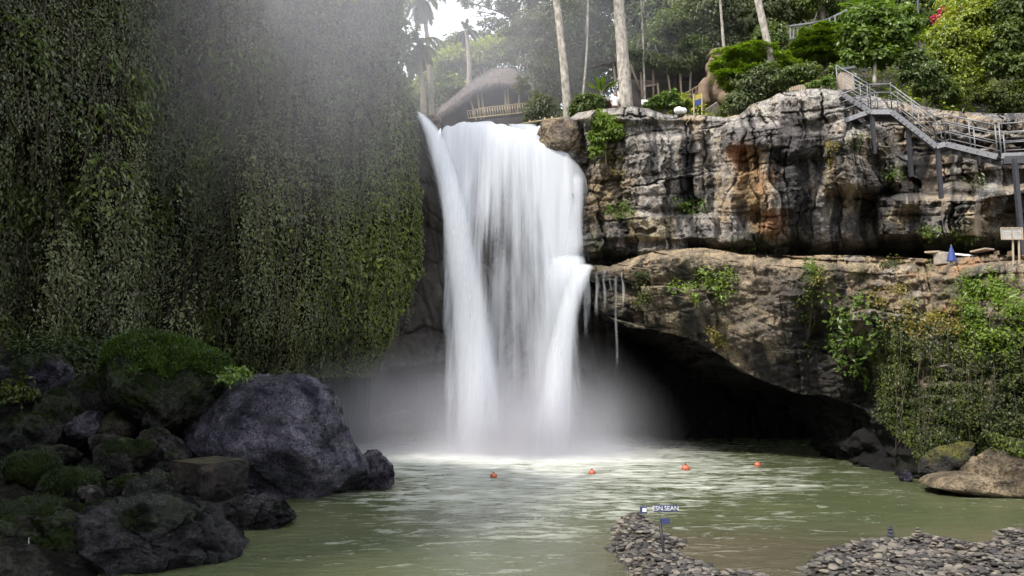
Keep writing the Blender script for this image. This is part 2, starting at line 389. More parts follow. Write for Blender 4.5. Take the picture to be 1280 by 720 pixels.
# upper right cliff
def build_upper_cliff():
    nu, nv = 750, 210
    px = np.linspace(668, 1460, nu)[:, None] * np.ones((1, nv)); v = np.linspace(0, 1, nv)[None, :] * np.ones((nu, 1))
    top = lin(px, [(668, 176), (676, 166), (690, 158), (705, 152), (722, 141), (745, 137), (790, 133), (812, 136), (830, 143), (880, 144), (905, 147), (925, 143), (940, 130), (960, 124), (972, 117), (990, 113), (1012, 111), (1032, 111), (1046, 113), (1060, 122), (1090, 120), (1130, 128), (1180, 138), (1240, 142), (1345, 140)])
    bot = lin(px, [(668, 350), (735, 345), (760, 338), (800, 332), (1345, 335)])
    py = top + (bot - top) * v
    Yb = lin(px, [(668, 39.6), (720, 38.3), (760, 37.4), (850, 36), (950, 34.3), (1050, 32.8), (1130, 32.2), (1200, 31.4), (1345, 30)])
    W = atn(px, py, Yb); x, z = W[..., 0] - .35 * W[..., 1], W[..., 2]
    wx = x + .5 * fbm(np.stack([x * .6, z * .6, 0 * x], -1), 3, 3); wz = z + .3 * fbm(np.stack([x * .6, z * .8, 0 * x + 5], -1), 3, 9)
    o = np.zeros_like(x)
    f1, f2, ca, cb = wor(np.stack([wx * .42, wz * .62, o + .5], -1), 11)
    g1, g2, ga, gb = wor(np.stack([wx * 1.15, wz * 1.35, o + .5], -1), 23)
    k1, k2, ka, kb = wor(np.stack([wx * 2.9, wz * 2.6, o + .5], -1), 31)
    c1, c2, cca, ccb = wor(np.stack([wx * .75, wz * .16, o + .5], -1), 41)
    colm = box_m(px, py, 860, 1080, 165, 300, 14)
    lump = np.maximum(box_m(px, py, 1030, 1130, 150, 235, 12), box_m(px, py, 735, 800, 190, 275, 10))
    vx = x + .8 * fbm(np.stack([x * .35, z * .6, o], -1), 5, 13, .6); vz = z + .95 * fbm(np.stack([x * .3, z * .4, o], -1), 5, 19, .6)
    b1, e1, ez1 = blocks(vx, vz, .34, .36, 11); b2, e2, ez2 = blocks(vx, vz + .3 * b1, .8, .95, 23); b3, e3, ez3 = blocks(wx, wz + .2 * b2, 2.3, 2.6, 31)
    jm = sst(-.1, .35, fbm(np.stack([x * .6, z * .6, o], -1), 4, 17))
    d = (1.0 * (b1 - .5) + .30 * ez1) * (1 - .7 * colm) - .4 * sst(.12, 0, e1) * jm
    d += (.65 * (b2 - .5) + .35 * ez2) * (1 - .55 * colm) - .20 * sst(.07, 0, e2) * jm * (1 - .5 * colm)
    d += ((.2 + .16 * lump) * (b3 - .5) + .3 * ez3) * (.35 + .65 * jm) - .09 * sst(.05, 0, e3) * (.4 + lump) * jm
    d += lump * (.3 * (ka - .5) - .12 * sst(.14, 0, k2 - k1))
    d += colm * (.7 * (cca - .5) + .5 * np.sqrt(np.clip(1 - c1, 0, 1)) - .22 * sst(.10, 0, c2 - c1))
    b4, e4, t4 = blocks(vx, vz, .62, .15, 37); b5, e5, t5 = blocks(wx, vz, 1.5, .33, 43)
    jn = sst(-.1, .35, fbm(np.stack([x * .5, z * .3, o], -1), 4, 18))
    d += (.75 * (b4 - .5) + .3 * t4) - .2 * sst(.09, 0, e4) * jn + (.28 * (b5 - .5) - .10 * sst(.05, 0, e5) * jn) * (.4 + .6 * jm)
    ca = b1; ga = b2; gb = b3
    d += .35 * fbm(np.stack([x * .5, z * .35, o], -1), 5, 51) + .10 * ridged(np.stack([x * 1.6, z * 1.1, o], -1), 4, 61) + .10 * fbm(np.stack([x * 4, z * 4, o], -1), 4, 66, .6)
    # strata: horizontal courses weathered out
    st = z * .95 + .25 * fbm(np.stack([x * .35, z * .2, o], -1), 3, 71); fr = st - np.floor(st)
    d -= .16 * sst(.16, 0, np.minimum(fr, 1 - fr)) * (1 - .7 * colm) * (fbm(np.stack([x * .4, np.floor(st) * 3.1, o], -1), 2, 72) > -.15)
    # the big shapes
    d += 1.6 * gau(px, py, 965, 225, 110, 120) + .9 * box_m(px, py, 905, 975, 157, 186, 6) + .6 * box_m(px, py, 975, 1040, 163, 196, 7)
    d -= 1.0 * gau(px, py, 942, 214, 15, 30) + 1.1 * gau(px, py, 950, 272, 14, 12) + .5 * gau(px, py, 930, 250, 8, 40)
    d -= .9 * gau(px, py, 893, 225, 13, 45) + .7 * gau(px, py, 862, 215, 6, 50)
    d += .7 * box_m(px, py, 755, 895, 268, 300, 4) + .55 * box_m(px, py, 800, 862, 170, 262, 6) + .5 * box_m(px, py, 690, 1345, 100, 152, 4) * (px < 910)
    d -= 1.0 * gau(px, py, 735, 240, 12, 60)
    d += 1.5 * box_m(px, py, 1035, 1118, 160, 240, 12) + 1.6 * box_m(px, py, 1118, 1152, 200, 262, 7)
    d += 3.2 * box_m(px, py, 1098, 1222, 246, 297, 5) + 1.9 * box_m(px, py, 1180, 1345, 232, 300, 6) * (.6 + .8 * ga) - 1.2 * box_m(px, py, 1160, 1290, 180, 236, 10)
    d += .9 * box_m(px, py, 1190, 1222, 190, 238, 5) - .9 * gau(px, py, 1088, 262, 18, 18) - .8 * gau(px, py, 1145, 215, 14, 22)
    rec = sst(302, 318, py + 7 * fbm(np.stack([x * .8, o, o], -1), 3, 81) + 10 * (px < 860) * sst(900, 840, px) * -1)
    d -= 1.7 * rec + .6 * rec * fbm(np.stack([x * 1.2, z * 3, o], -1), 4, 83)
    tp = sst(.06, 0, v); d -= .6 * tp ** 2
    Pw = atn(px, py, Yb - d)
    # stains, and some painted shade
    def n3(a, b, s, oo=4): return fbm(np.stack([wx * a, wz * b, o], -1), oo, s)
    gr = mix((.17, .16, .155), (.33, .305, .28), sst(-.4, .5, n3(.5, .5, 101) + .4 * (ca - .5)))
    tan = sst(.0, .45, n3(.55, .4, 103) + .5 * (gb - .5) + .3 * lump)
    c = mix(gr, (.36, .27, .165), .7 * tan)
    c = mix(c, (.42, .37, .26), .8 * box_m(px, py, 1035, 1125, 165, 290, 12) * sst(-.3, .4, n3(.8, .6, 104)))
    dark = sst(.02, .22, n3(1.3, .10, 105, 5) + .3 * n3(.3, .3, 106) + .22 * gau(px, py, 880, 230, 26, 60) + .2 * gau(px, py, 1020, 240, 26, 70) + .25 * gau(px, py, 1072, 245, 22, 50) + .15 * gau(px, py, 825, 200, 30, 40) - .12 + .2 * (b2 - .5)); c = mix(c, (.028, .027, .031), .9 * dark * (1 - .6 * lump))
    c = mix(c, (.03, .027, .026), .45 * np.clip(sst(.10, .02, e1) * jm + .7 * sst(.05, .01, e2) * jm, 0, 1))
    white = sst(.22, .5, n3(1.9, .12, 107, 4)); c = mix(c, (.42, .40, .37), .45 * white)
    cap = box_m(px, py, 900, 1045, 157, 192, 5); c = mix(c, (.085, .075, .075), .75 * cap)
    og = np.clip(1.1 * gau(px, py, 946, 232, 24, 40) + .9 * gau(px, py, 962, 282, 22, 20) + .8 * gau(px, py, 930, 192, 26, 12), 0, 1)
    c = mix(c, mix((.36, .24, .12), (.30, .12, .05), sst(-.1, .4, n3(.9, .5, 109))), .8 * sst(.15, .75, og + .5 * n3(1.4, .5, 110)))
    c = mix(c, (.36, .29, .17), .6 * box_m(px, py, 785, 845, 272, 302, 5))
    c = mix(c, (.42, .33, .2), .55 * gau(px, py, 760, 225, 25, 45))
    c = mix(c, (.04, .037, .035), .7 * np.maximum(rec, .8 * box_m(px, py, 1150, 1345, 180, 236, 14) * (gb > .35)))  # shade of the foot recess and the hollow behind the stairs painted dark
    moss = sst(.25, .55, n3(.7, .9, 112)) * sst(.5, .9, v); c = mix(c, (.08, .1, .03), .5 * moss)
    t_ = np.linspace(1, 0, 14)[None, :-1, None]; e = Pw[:, :1]; Tp = e + np.concatenate([.6 * t_, 7 * t_, .9 * t_], -1); Tp[..., 2] += .3 * fbm(Tp * .9, 4, 121) * t_[..., 0]
    G = np.concatenate([Tp, Pw], 1); c = np.concatenate([np.repeat(c[:, :1], 13, 1), c], 1)
    structure(mesh_np('cliff', G, grid_faces(nu, G.shape[1]), M['rock'], col=c, smooth=True))
    return px, py, Pw
uc_px, uc_py, uc_P = build_upper_cliff()
def on_sheet(px, py, gx, gy, G):
    k = np.argmin((gx - px) ** 2 + (gy - py) ** 2); return Vector(G.reshape(-1, 3)[k].tolist())

# lower ledge over the cave
LT = [(700, 352), (725, 343), (740, 333), (765, 334), (785, 327), (800, 318), (830, 312), (880, 311), (930, 318), (1000, 319), (1100, 320), (1180, 324), (1230, 319), (1345, 317)]
LB = [(700, 372), (722, 380), (740, 384), (760, 398), (785, 409), (810, 409), (840, 417), (870, 429), (900, 446), (930, 464), (960, 478), (990, 488), (1040, 497), (1080, 512), (1110, 535), (1138, 560), (1152, 590), (1176, 606), (1240, 616), (1345, 628)]
LY = [(700, 37), (740, 35.4), (800, 33.6), (900, 31.6), (1000, 29.5), (1100, 27.1), (1180, 25.3), (1250, 23.6), (1345, 21.8)]
def build_ledge():
    nu, na, nf, nc = 730, 40, 230, 60
    u = np.linspace(700, 1460, nu); wob = 4 * fbm(np.stack([u * .03, 0 * u, 0 * u], -1), 4, 3)
    top = lin(u, LT) + wob * .7; bot = lin(u, LB) + wob * 1.5; Y = lin(u, LY)
    s = np.linspace(0, 1, nf)[None, :]
    py = top[:, None] + (bot - top)[:, None] * s; px = u[:, None] + 0 * s; Yf = Y[:, None] + 0 * s
    lean = lin(u, [(700, .4), (900, 1.6), (1080, 1.4), (1150, -.4), (1345, -.6)])[:, None]
    Yf = Yf + lean * s ** 1.5
    W = atn(px, py, Yf); x, z = W[..., 0] - .6 * W[..., 1], W[..., 2]; o = 0 * x
    d = .55 * fbm(np.stack([x * .35, z * .6, o], -1), 4, 201) + .22 * ridged(np.stack([x * .9, z * 1.7, o], -1), 4, 203) * (1 - .5 * s)
    g1, g2, ga, gb = wor(np.stack([x * 1.1 + .3 * z, z * 1.6, o + .5], -1), 205)
    d += .16 * (ga - .5) * sst(.0, .3, g2 - g1)
    wx = x + .4 * fbm(np.stack([x * .5, z * .5, o], -1), 3, 204); wz = z + .16 * x + .35 * fbm(np.stack([x * .4, z * .6, o], -1), 3, 206)
    q1, y1, t1 = blocks(wx, wz, .3, .55, 261); q2, y2, t2 = blocks(wx, wz, 1.1, 1.6, 263); jm = sst(-.2, .25, fbm(np.stack([x * .45, z * .6, o], -1), 3, 208))
    d += .5 * (q1 - .5) + .35 * t1 - .16 * sst(.08, 0, y1) * jm + (.25 * (q2 - .5) + .3 * t2) * (.3 + .7 * jm) - .07 * sst(.05, 0, y2) * jm
    h1, h2, ha, hb = wor(np.stack([x * 3.6, z * 4.2, o + .5], -1), 207); peb = sst(930, 1050, px)
    d += (.05 + .10 * peb) * (np.sqrt(np.clip(.7 - h1, 0, 1)) + .6 * (ha - .5)) + .06 * fbm(np.stack([x * 6, z * 7, o], -1), 4, 209)
    l1 = z * 1.5 - .25 * (x + 20) + .3 * fbm(np.stack([x * .3, z * .3, o], -1), 3, 211); fr = l1 - np.floor(l1)
    d -= .10 * sst(.2, 0, np.minimum(fr, 1 - fr)) * sst(.25, .6, s)
    d -= 1.1 * gau(px, py, 1020, 430, 20, 90) * sst(.1, .4, s) - .5 * gau(px, py, 950, 400, 70, 60)
    d -= 1.0 * gau(px, py, 1085, 470, 30, 60) + .8 * gau(px, py, 1130, 520, 26, 50)
    d -= .9 * sst(.12, 0, s) ** 1.5
    Pf = atn(px, py, Yf - d)
    # top surface runs back under the upper cliff, ceiling runs back into the cave
    ta = np.linspace(1, 0, na)[None, :, None]; e = Pf[:, :1, :]
    back = e + np.array([0.05, 8.5, .5]); A = e + (back - e) * ta
    A[..., 2] += (.18 * fbm(A * 1.1, 4, 221) + .08 * ridged(A * 3, 3, 223)) * np.minimum(1, ta[..., 0] * 8)
    tc = np.linspace(0, 1, nc)[None, :, None]; e = Pf[:, -1:, :]
    rise = lin(u, [(700, .3), (1000, .6), (1130, .2), (1160, -.6), (1345, -.6)])[:, None, None]
    C = e + np.concatenate([0 * tc, 9.5 * tc, 0 * tc], -1) + np.concatenate([0 * tc, 0 * tc, np.sin(np.pi * tc) * 1.0], -1) * rise
    ramp_ = np.minimum(1, tc[..., 0] * 5); n1 = fbm(C * np.array([.8, .8, 1.1]), 5, 231, .6); n2 = ridged(C * np.array([.9, .6, 1.2]) + 4, 4, 233)
    C[..., 2] += .45 * n1 * ramp_; C[..., 0] += (.55 * n2 + .4 * fbm(C * 1.7, 4, 235)) * ramp_
    G = np.concatenate([A[:, :-1], Pf, C[:, 1:]], 1); nv = G.shape[1]
    sv = np.concatenate([np.zeros(na - 1), np.linspace(0, 1, nf), np.ones(nc - 1)])[None, :]
    gx, gz = G[..., 0] - .6 * G[..., 1], G[..., 2]
    def n3(a, b, sd, oo=4): return fbm(np.stack([gx * a, G[..., 2] * b, G[..., 1] * a], -1), oo, sd)
    U = u[:, None] + 0 * gz
    c = mix((.095, .08, .066), (.225, .18, .125), sst(-.4, .4, n3(.5, .7, 241)))
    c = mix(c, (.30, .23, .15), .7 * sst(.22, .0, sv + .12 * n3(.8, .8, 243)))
    c = mix(c, (.27, .25, .24), .55 * sst(.05, .4, n3(1.3, 1.6, 245)) * sst(960, 1080, U))
    c = mix(c, (.35, .16, .07), .5 * sst(.1, .4, n3(.9, 1.1, 247)) * sst(1060, 1150, U) * sst(.4, .1, sv))
    c = mix(c, (.02, .018, .018), .88 * sst(.0, .3, n3(1.1, .25, 249) + .4 * (sv - .7) + .55 * gau(U, sv, 1035, .75, 45, .5) + .4 * gau(U, sv, 1090, .9, 40, .5)))  # dark streaks and wet rock, plus painted shade of the hollow by the cave
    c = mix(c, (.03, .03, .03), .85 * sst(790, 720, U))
    c = mix(c, (.007, .0065, .006), .93 * np.clip(1.5 * gau(U, sv, 1110, 1.0, 70, .26), 0, 1))  # shade at the cave's right edge painted near black into the face
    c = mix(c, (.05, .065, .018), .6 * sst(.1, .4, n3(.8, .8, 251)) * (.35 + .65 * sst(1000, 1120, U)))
    c[:, na + nf - 2:] = c[:, na + nf - 2:] * np.linspace(.22, .05, c.shape[1] - na - nf + 2)[None, :, None]  # cave shade painted in: ceiling colour darkens towards the back
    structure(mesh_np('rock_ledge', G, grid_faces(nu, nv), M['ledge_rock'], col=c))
    return px, py, Pf, G[:, :na]
ld_px, ld_py, ld_P, ld_top = build_ledge()

# wall behind the falls and round the cave
def build_back_wall():
    nu, nv = 420, 220
    px = np.linspace(330, 1330, nu)[:, None] * np.ones((1, nv)); v = np.linspace(0, 1, nv)[None, :] * np.ones((nu, 1))
    top = lin(px, [(330, 300), (440, 250), (505, 150), (520, 146), (545, 180), (560, 180), (610, 180), (675, 198), (700, 204), (735, 250), (770, 300), (1330, 330)])
    bot = lin(px, [(330, 590), (640, 585), (1330, 640)])
    py = top + (bot - top) * v
    Yb = lin(px, [(330, 40.5), (450, 41), (520, 40), (640, 40.2), (760, 40.5), (1000, 40), (1330, 34)])
    W = atn(px, py, Yb); x, z = W[..., 0], W[..., 2]; o = 0 * x
    d = .5 * fbm(np.stack([x * .5, z * .4, o], -1), 4, 301) + .25 * ridged(np.stack([x * 1.2, z * .5, o], -1), 4, 303) + .08 * fbm(np.stack([x * 4, z * 4, o], -1), 3, 305)
    g1, g2, ga, gb = wor(np.stack([x * .7, z * .5, o + .5], -1), 307); d += .5 * (ga - .5) - .2 * sst(.1, 0, g2 - g1)
    # the pale slab left of the falls, hollow beneath
    edge = lin(py, [(140, 505), (330, 530), (360, 515), (400, 498), (440, 484), (470, 474), (474, 474)])
    slab = sst(-3, 3, px - edge) * (1 - sst(462, 474, py + .12 * (px - 475) * 1.0)) * (1 - sst(600, 690, px))
    d += 1.5 * slab + .25 * slab * ridged(np.stack([x * 2.2 + z * .7, z * .2, o], -1), 3, 311)
    d -= 2.0 * sst(470, 520, py) * (px < 760) + 5.2 * sst(760, 900, px)
    d += 2.2 * box_m(px, py, 650, 752, 330, 470, 7)     # the step the lower cascade drops from
    Pw = atn(px, py, Yb - d)
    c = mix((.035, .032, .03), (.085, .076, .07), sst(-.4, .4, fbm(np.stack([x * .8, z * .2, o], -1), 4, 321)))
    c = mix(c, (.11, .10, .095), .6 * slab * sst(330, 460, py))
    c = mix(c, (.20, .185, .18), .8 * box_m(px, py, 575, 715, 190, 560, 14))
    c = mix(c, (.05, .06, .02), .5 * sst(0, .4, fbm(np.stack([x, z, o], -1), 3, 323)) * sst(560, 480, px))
    c = mix(c, (.003, .003, .003), sst(735, 800, px))  # darkness of the cave painted into the wall right of the falls
    structure(mesh_np('cave_wall', Pw, grid_faces(nu, nv), M['cliff_soil'], col=c))
build_back_wall()

# left cliff under hanging leaves
LX = [(-300, 505), (0, 501), (60, 498), (110, 506), (140, 517), (200, 523), (260, 528), (320, 529), (345, 522), (380, 508), (420, 490), (450, 472), (470, 462), (520, 455)]
def build_left_cliff():
    nu, nv = 520, 440
    s = np.linspace(0, 1, nu)[:, None]; v = np.linspace(0, 1, nv)[None, :] * np.ones((nu, 1))
    top = -250.
    bot = lin(s * 530 - 100, [(-100, 470), (0, 470), (250, 480), (330, 474), (430, 470)])
    py = top + (bot - top) * v
    right = lin(py, LX) + 9 * fbm(np.stack([py * .05, 0 * py, 0 * py], -1), 4, 402)
    px = -120 + (right + 120) * s
    Yb = lin(px, [(-120, 24.5), (0, 26), (120, 28.5), (250, 31), (400, 34.5), (530, 37.6)]) + 0 * py
    Yb = Yb - 1.2 * sst(470, 380, py) * 0 + 2.2 * sst(395, 470, py) * sst(150, 330, px)
    W = atn(px, py, Yb); x = W[..., 0] + .6 * W[..., 1]; z = W[..., 2]; o = 0 * x
    wx = x + .7 * fbm(np.stack([x * .4, z * .2, o], -1), 3, 403); wz = z + .8 * fbm(np.stack([x * .5, z * .4, o + 3], -1), 3, 405)
    d = 1.9 * fbm(np.stack([wx * .25, z * .07, o], -1), 3, 407)                       # big folds
    d += .3 * ridged(np.stack([wx * .55, z * .11, o], -1), 3, 409)                     # drapes
    f1, f2, ca, cb = wor(np.stack([wx * .7, wz * .42, o + .5], -1), 411)
    d += .75 * np.sqrt(np.clip(1 - f1 ** 2, 0, 1)) + .5 * (ca - .5)
    g1, g2, ga, gb = wor(np.stack([wx * 1.8, wz * 1.45, o + .5], -1), 413)
    d += .5 * np.sqrt(np.clip(1 - g1 ** 2, 0, 1)) + .25 * (ga - .5)
    d -= 2.4 * sst(.0, .3, fbm(np.stack([x * .5, z * .10, o], -1), 4, 415)) * sst(60, 300, py) * sst(360, 240, px)     # dark hollows between the drapes
    d *= sst(1.0, .95, s) * .6 + .4
    Pw = atn(px, py, Yb - d)
    # hollow beneath and flat ground on top
    e = Pw[:, -1:, :]; tt = np.linspace(0, 1, 30)[None, 1:, None]
    H = e + np.concatenate([-1.0 * tt, 3.2 * np.sin(tt * np.pi / 2), -6.5 * tt ** 1.6], -1)
    H = H + (.5 * fbm(H * .7, 3, 417))[..., None] * np.array([.3, -1, .3]) * tt
    e = Pw[:, :1, :]; tt = np.linspace(1, 0, 20)[None, :-1, None]
    T = e + np.concatenate([-22 * tt, 10 * tt, 1.5 * np.sin(tt * 3)], -1)
    G = np.concatenate([T, Pw, H], 1)
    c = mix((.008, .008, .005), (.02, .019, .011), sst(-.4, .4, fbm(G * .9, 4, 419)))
    structure(mesh_np('overgrown_cliff', G, grid_faces(nu, G.shape[1]), M['cliff_soil'], col=c))
    # leaves
    N = sheet_normals(Pw); parts = []; partsb = []
    rg = np.random.default_rng(5)
    n = 330000
    fu = rg.random(n) * (nu - 2); fv = rg.random(n) * (nv - 2); i = fu.astype(int); j = fv.astype(int)
    Pt = Pw[i, j] * (1 - (fu - i))[:, None] + Pw[i + 1, j] * (fu - i)[:, None]
    Pt = Pt + (Pw[i, j + 1] - Pw[i, j]) * (fv - j)[:, None]; Nn = N[i, j]
    keep = py[i, j] > -60
    dens = .85 + .5 * fbm(np.stack([Pt[:, 0] * .5 + Pt[:, 1] * .35, Pt[:, 2] * .16, 0 * Pt[:, 0]], -1), 4, 431)
    dens -= .38 * sst(0, .3, fbm(np.stack([Pt[:, 0] * .4 + Pt[:, 1] * .3, Pt[:, 2] * .09, 0 * Pt[:, 0] + 9], -1), 4, 437)) + .2 * sst(300, 430, py[i, j]) * sst(330, 200, px[i, j])
    keep &= rg.random(n) < dens
    Pt, Nn, ii, jj = Pt[keep], Nn[keep], i[keep], j[keep]
    Pt = Pt + Nn * (rg.random(len(Pt)) * .28)[:, None]
    up = np.array([0, 0, 1.]); dn = np.array([0, 0, -1.])
    sz = .08 + .10 * rg.random(len(Pt)) ** 1.8 + .10 * (rg.random(len(Pt)) < .06)
    cl = fbm(Pt * .35, 2, 433); sz = sz * (1 + .5 * sst(.2, .5, cl))
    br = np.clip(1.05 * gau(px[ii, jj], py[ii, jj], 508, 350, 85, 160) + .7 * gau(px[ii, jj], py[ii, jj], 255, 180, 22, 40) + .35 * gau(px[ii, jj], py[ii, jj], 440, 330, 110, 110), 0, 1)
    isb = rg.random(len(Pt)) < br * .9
    for m, lst in ((~isb, parts), (isb, partsb)):
        lst.append(leaf_geo(Pt[m], sz[m], Nn[m] * .8 + up * .45, dn + Nn[m] * .5, .42, .62, r=rg))
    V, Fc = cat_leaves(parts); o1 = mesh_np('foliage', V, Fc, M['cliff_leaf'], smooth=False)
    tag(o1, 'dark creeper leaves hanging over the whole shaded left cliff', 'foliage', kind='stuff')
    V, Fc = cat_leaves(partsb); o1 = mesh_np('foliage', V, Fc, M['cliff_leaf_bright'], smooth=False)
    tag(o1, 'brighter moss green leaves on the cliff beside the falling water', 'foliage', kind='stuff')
    big_ = fbm(Pt * np.array([.45, .45, .4]) + 20, 3, 441) > .24; m = np.where(big_ & (rg.random(len(Pt)) < .17))[0]
    V, Fc = leaf_geo(Pt[m] + Nn[m] * .15, .2 + .2 * rg.random(len(m)), Nn[m] * .7 + up * .7, dn + Nn[m] * .8, .4, .42, r=rg); o1 = mesh_np('large_leaves', V, Fc, M['tree_mid'], smooth=False)
    tag(o1, 'patches of larger drooping leaves among the creepers of the left cliff', 'foliage', kind='stuff')
    m = np.where(rg.random(len(Pt)) < .018)[0]; per = 9; q = np.repeat(m, per); kk = np.tile(np.arange(per), len(m))
    L = (.7 + 1.4 * rg.random(len(m)))[np.repeat(np.arange(len(m)), per)]; Ps = Pt[q] + Nn[q] * .15 + np.stack([rg.normal(0, .035, len(q)), rg.normal(0, .035, len(q)), -L * kk / per], -1)
    V, Fc = leaf_geo(Ps, .10 + .06 * rg.random(len(q)), Nn[q] + up * .2, dn + 0 * Ps, .3, .5, r=rg); o1 = mesh_np('hanging_moss', V, Fc, M['cliff_leaf'], smooth=False)
    tag(o1, 'strings of moss and small leaves trailing down the left cliff', 'moss', kind='stuff')
    # hanging roots
    mb = MB()
    for k in range(150):
        a = rg.integers(5, nu - 25); b = int(rg.integers(110, nv - 60)); L = int(rg.integers(25, 130)); e = min(nv - 1, b + L)
        pts = []
        off = .25 + .3 * rg.random()
        for q in np.linspace(b, e, 7).astype(int):
            p0 = Pw[a, q]; pts.append(Vector((p0 + N[a, q] * off).tolist()))
        for q in range(1, 7):
            pts[q].x = pts[q].x * .35 + pts[q-1].x * .65 + random.uniform(-.03, .03); pts[q].y = min(pts[q].y, pts[q-1].y * .7 + pts[q].y * .3)
        mb.tube(pts, [random.uniform(.008, .022)] * 6 + [.008], 3)
    tag(mb.build('hanging_roots', M['root'], None, True), 'thin brown aerial roots hanging down the left cliff', 'roots', kind='stuff')
build_left_cliff()
def gorge_side(name, xs, zt, seed):
    n, m = 90, 60; y = np.linspace(-40, xs[-1][0], n)[:, None] + np.zeros((1, m)); v = np.linspace(0, 1, m)[None, :] + np.zeros((n, 1))
    x = lin(y, xs); s = np.sign(x[0, 0]); z = -2 + (zt + 2) * v; o = 0 * x
    x = x + (s * (2.5 * v ** 2) if s > 0 else 4.0 * sst(.55, 1, v) * sst(2, 8, y) * sst(23.5, 19, y)) + 1.3 * fbm(np.stack([y * .25, z * .2, o], -1), 4, seed) + .3 * fbm(np.stack([y, z, o], -1), 3, seed + 5)  # left overhang, out of view, shaped to keep sky light off the rocks
    Pw = np.stack([x, y, z], -1); e = Pw[:, -1:, :]; t = np.linspace(0, 1, 6)[None, 1:, None]; T = e + np.concatenate([s * 25 * t, 0 * t, 2 * t], -1)
    G = np.concatenate([Pw, T], 1)
    c = mix((.02, .022, .012), (.05, .055, .025), sst(-.4, .4, fbm(G * .8, 4, seed + 9)))
    structure(mesh_np(name, G, grid_faces(n, G.shape[1]), M['soil'], col=c))
gorge_side('gorge_side', [(-40, -26), (0, -19), (15, -16.5), (24.5, -20)], 23, 451)
gorge_side('gorge_side', [(-40, 30), (0, 25), (15, 20), (23, 17.5)], 8, 461)

# ------------------------------------------------------------------ ground and hill behind
def build_ground():
    me = MB(); me.box((-400, -200, -2.2), (400, 600, -1.2)); structure(me.build('ground', M['silt']))
    nx, ny = 160, 140
    x = np.linspace(-70, 110, nx)[:, None] * np.ones((1, ny)); y = np.linspace(0, 1, ny)[None, :] ** 1.5 * 130 * np.ones((nx, 1))
    xr = x[:, :1]
    y0 = lin(xr, [(-70, 41.5), (-5.5, 41.5), (2, 41.5), (3.5, 41.0), (7, 39.3), (12, 36.6), (17, 35.0), (22, 34.0), (110, 33)])
    Y = y0 + y
    z0 = lin(xr, [(-70, 17), (-6, 17), (-4, 15.8), (1.6, 15.8), (2.2, 16.6), (12, 16.8), (14, 17.4), (16, 16.9), (22, 15.6), (110, 16)])
    sl = lin(xr, [(-70, .2), (-8, .2), (-4, .06), (1.5, .06), (4, .24), (12, .28), (16, .40), (21, .75), (26, .85), (110, .85)])
    Z = z0 - .3 + sl * np.minimum(y, 45) + .16 * np.maximum(y - 45, 0) + 1.0 * fbm(np.stack([x * .15, Y * .15, 0 * x], -1), 4, 501) * np.minimum(1, y / 6)
    Z[:, 0] -= 5; Y[:, 0] -= .3
    Pw = np.stack([x, Y, Z], -1)
    structure(mesh_np('hill', Pw, grid_faces(nx, ny), M['soil']))
    return Pw
hill = build_ground()
hx, hy = hill[..., 0], hill[..., 1]
def hz(x, y):
    k = np.argmin((hx - x) ** 2 + (hy - y) ** 2); return float(hill[..., 2].reshape(-1)[k])

# ------------------------------------------------------------------ water
def water_mat():
    t = NT('river_water'); p = t.pos()
    foam = t.n('ShaderNodeAttribute', attribute_name='foam').outputs[2]; silt = t.n('ShaderNodeAttribute', attribute_name='silt').outputs[2]
    st = t.pos((.35, 1.0, 1)); n1 = t.noise(st, 2.4, 5, .55, 1.2); n2 = t.noise(t.pos((.55, 1.5, 1)), 9, 5, .6, .8)
    f = t.math('ADD', foam, t.math('ADD', t.rng(n1, .3, .7, -.45, .45), t.rng(n2, .3, .7, -.14, .14)))
    f = t.rng(f, .25, 1.3)
    c = t.mixc(silt, (.078, .087, .042), (.088, .074, .045))
    c = t.mixc(t.rng(t.noise(p, .25, 3, .5), .35, .65), c, t.mixc(1, c, (.72, .8, .75), 'MULTIPLY'))
    c = t.mixc(f, c, (.60, .61, .56))
    h = t.math('ADD', t.math('MULTIPLY', n1, .7), t.math('MULTIPLY', n2, .3))
    return t.end(t.pbsdf(Base_Color=c, Roughness=t.rng(f, 0, .6, .2, .7), Specular_IOR_Level=.5, Normal=t.bump(h, .55, .12)))
M['water'] = water_mat()
def build_water():
    ys = np.concatenate([np.linspace(-60, 8, 12), np.linspace(8.2, 45, 330)]); xs = np.concatenate([np.linspace(-60, -19, 10), np.linspace(-18.8, 22, 360), np.linspace(23, 60, 10)])
    X, Y = np.meshgrid(xs, ys, indexing='ij'); o = 0 * X
    src = [(-1.3, 35.0, 4.5), (1.3, 34.8, 4.5)]
    d = np.min([np.hypot(X - a, (Y - b) * 1.0) / r for a, b, r in src], axis=0)
    foam = 1.5 * np.exp(-d ** 1.3 * .55) + .42 * np.exp(-(((X - 2.0) / 8) ** 2) - ((Y - 24) / 7.5) ** 2)
    foam += .3 * np.exp(-(((X + .5) / 5) ** 2) - ((Y - 18) / 5) ** 2) + .12 * sst(16, 28, Y) - .2
    foam += .22 * fbm(np.stack([X * .25, Y * .6, o], -1), 4, 601) * sst(10, 20, Y)
    foam -= .3 * sst(-3, -7, X) * sst(30, 20, Y)
    silt = np.clip(np.exp(-(((X - 3.6) / 2.6) ** 2) - ((Y - 14) / 3.0) ** 2) * 1.2 + sst(2, 8, X) * sst(19, 14, Y), 0, 1)
    Z = (.025 * fbm(np.stack([X * .8, Y * 1.5, o], -1), 4, 603) + .02 * fbm(np.stack([X * 2.5, Y * 4, o], -1), 3, 605)) * sst(9, 14, Y)
    Z += .10 * np.exp(-d * .9) * (1 + fbm(np.stack([X * 1.2, Y * 1.2, o], -1), 3, 607))
    tag(structure(mesh_np('river', np.stack([X, Y, Z], -1), grid_faces(len(xs), len(ys)), M['water'], attrs={'foam': foam, 'silt': silt})))
build_water()

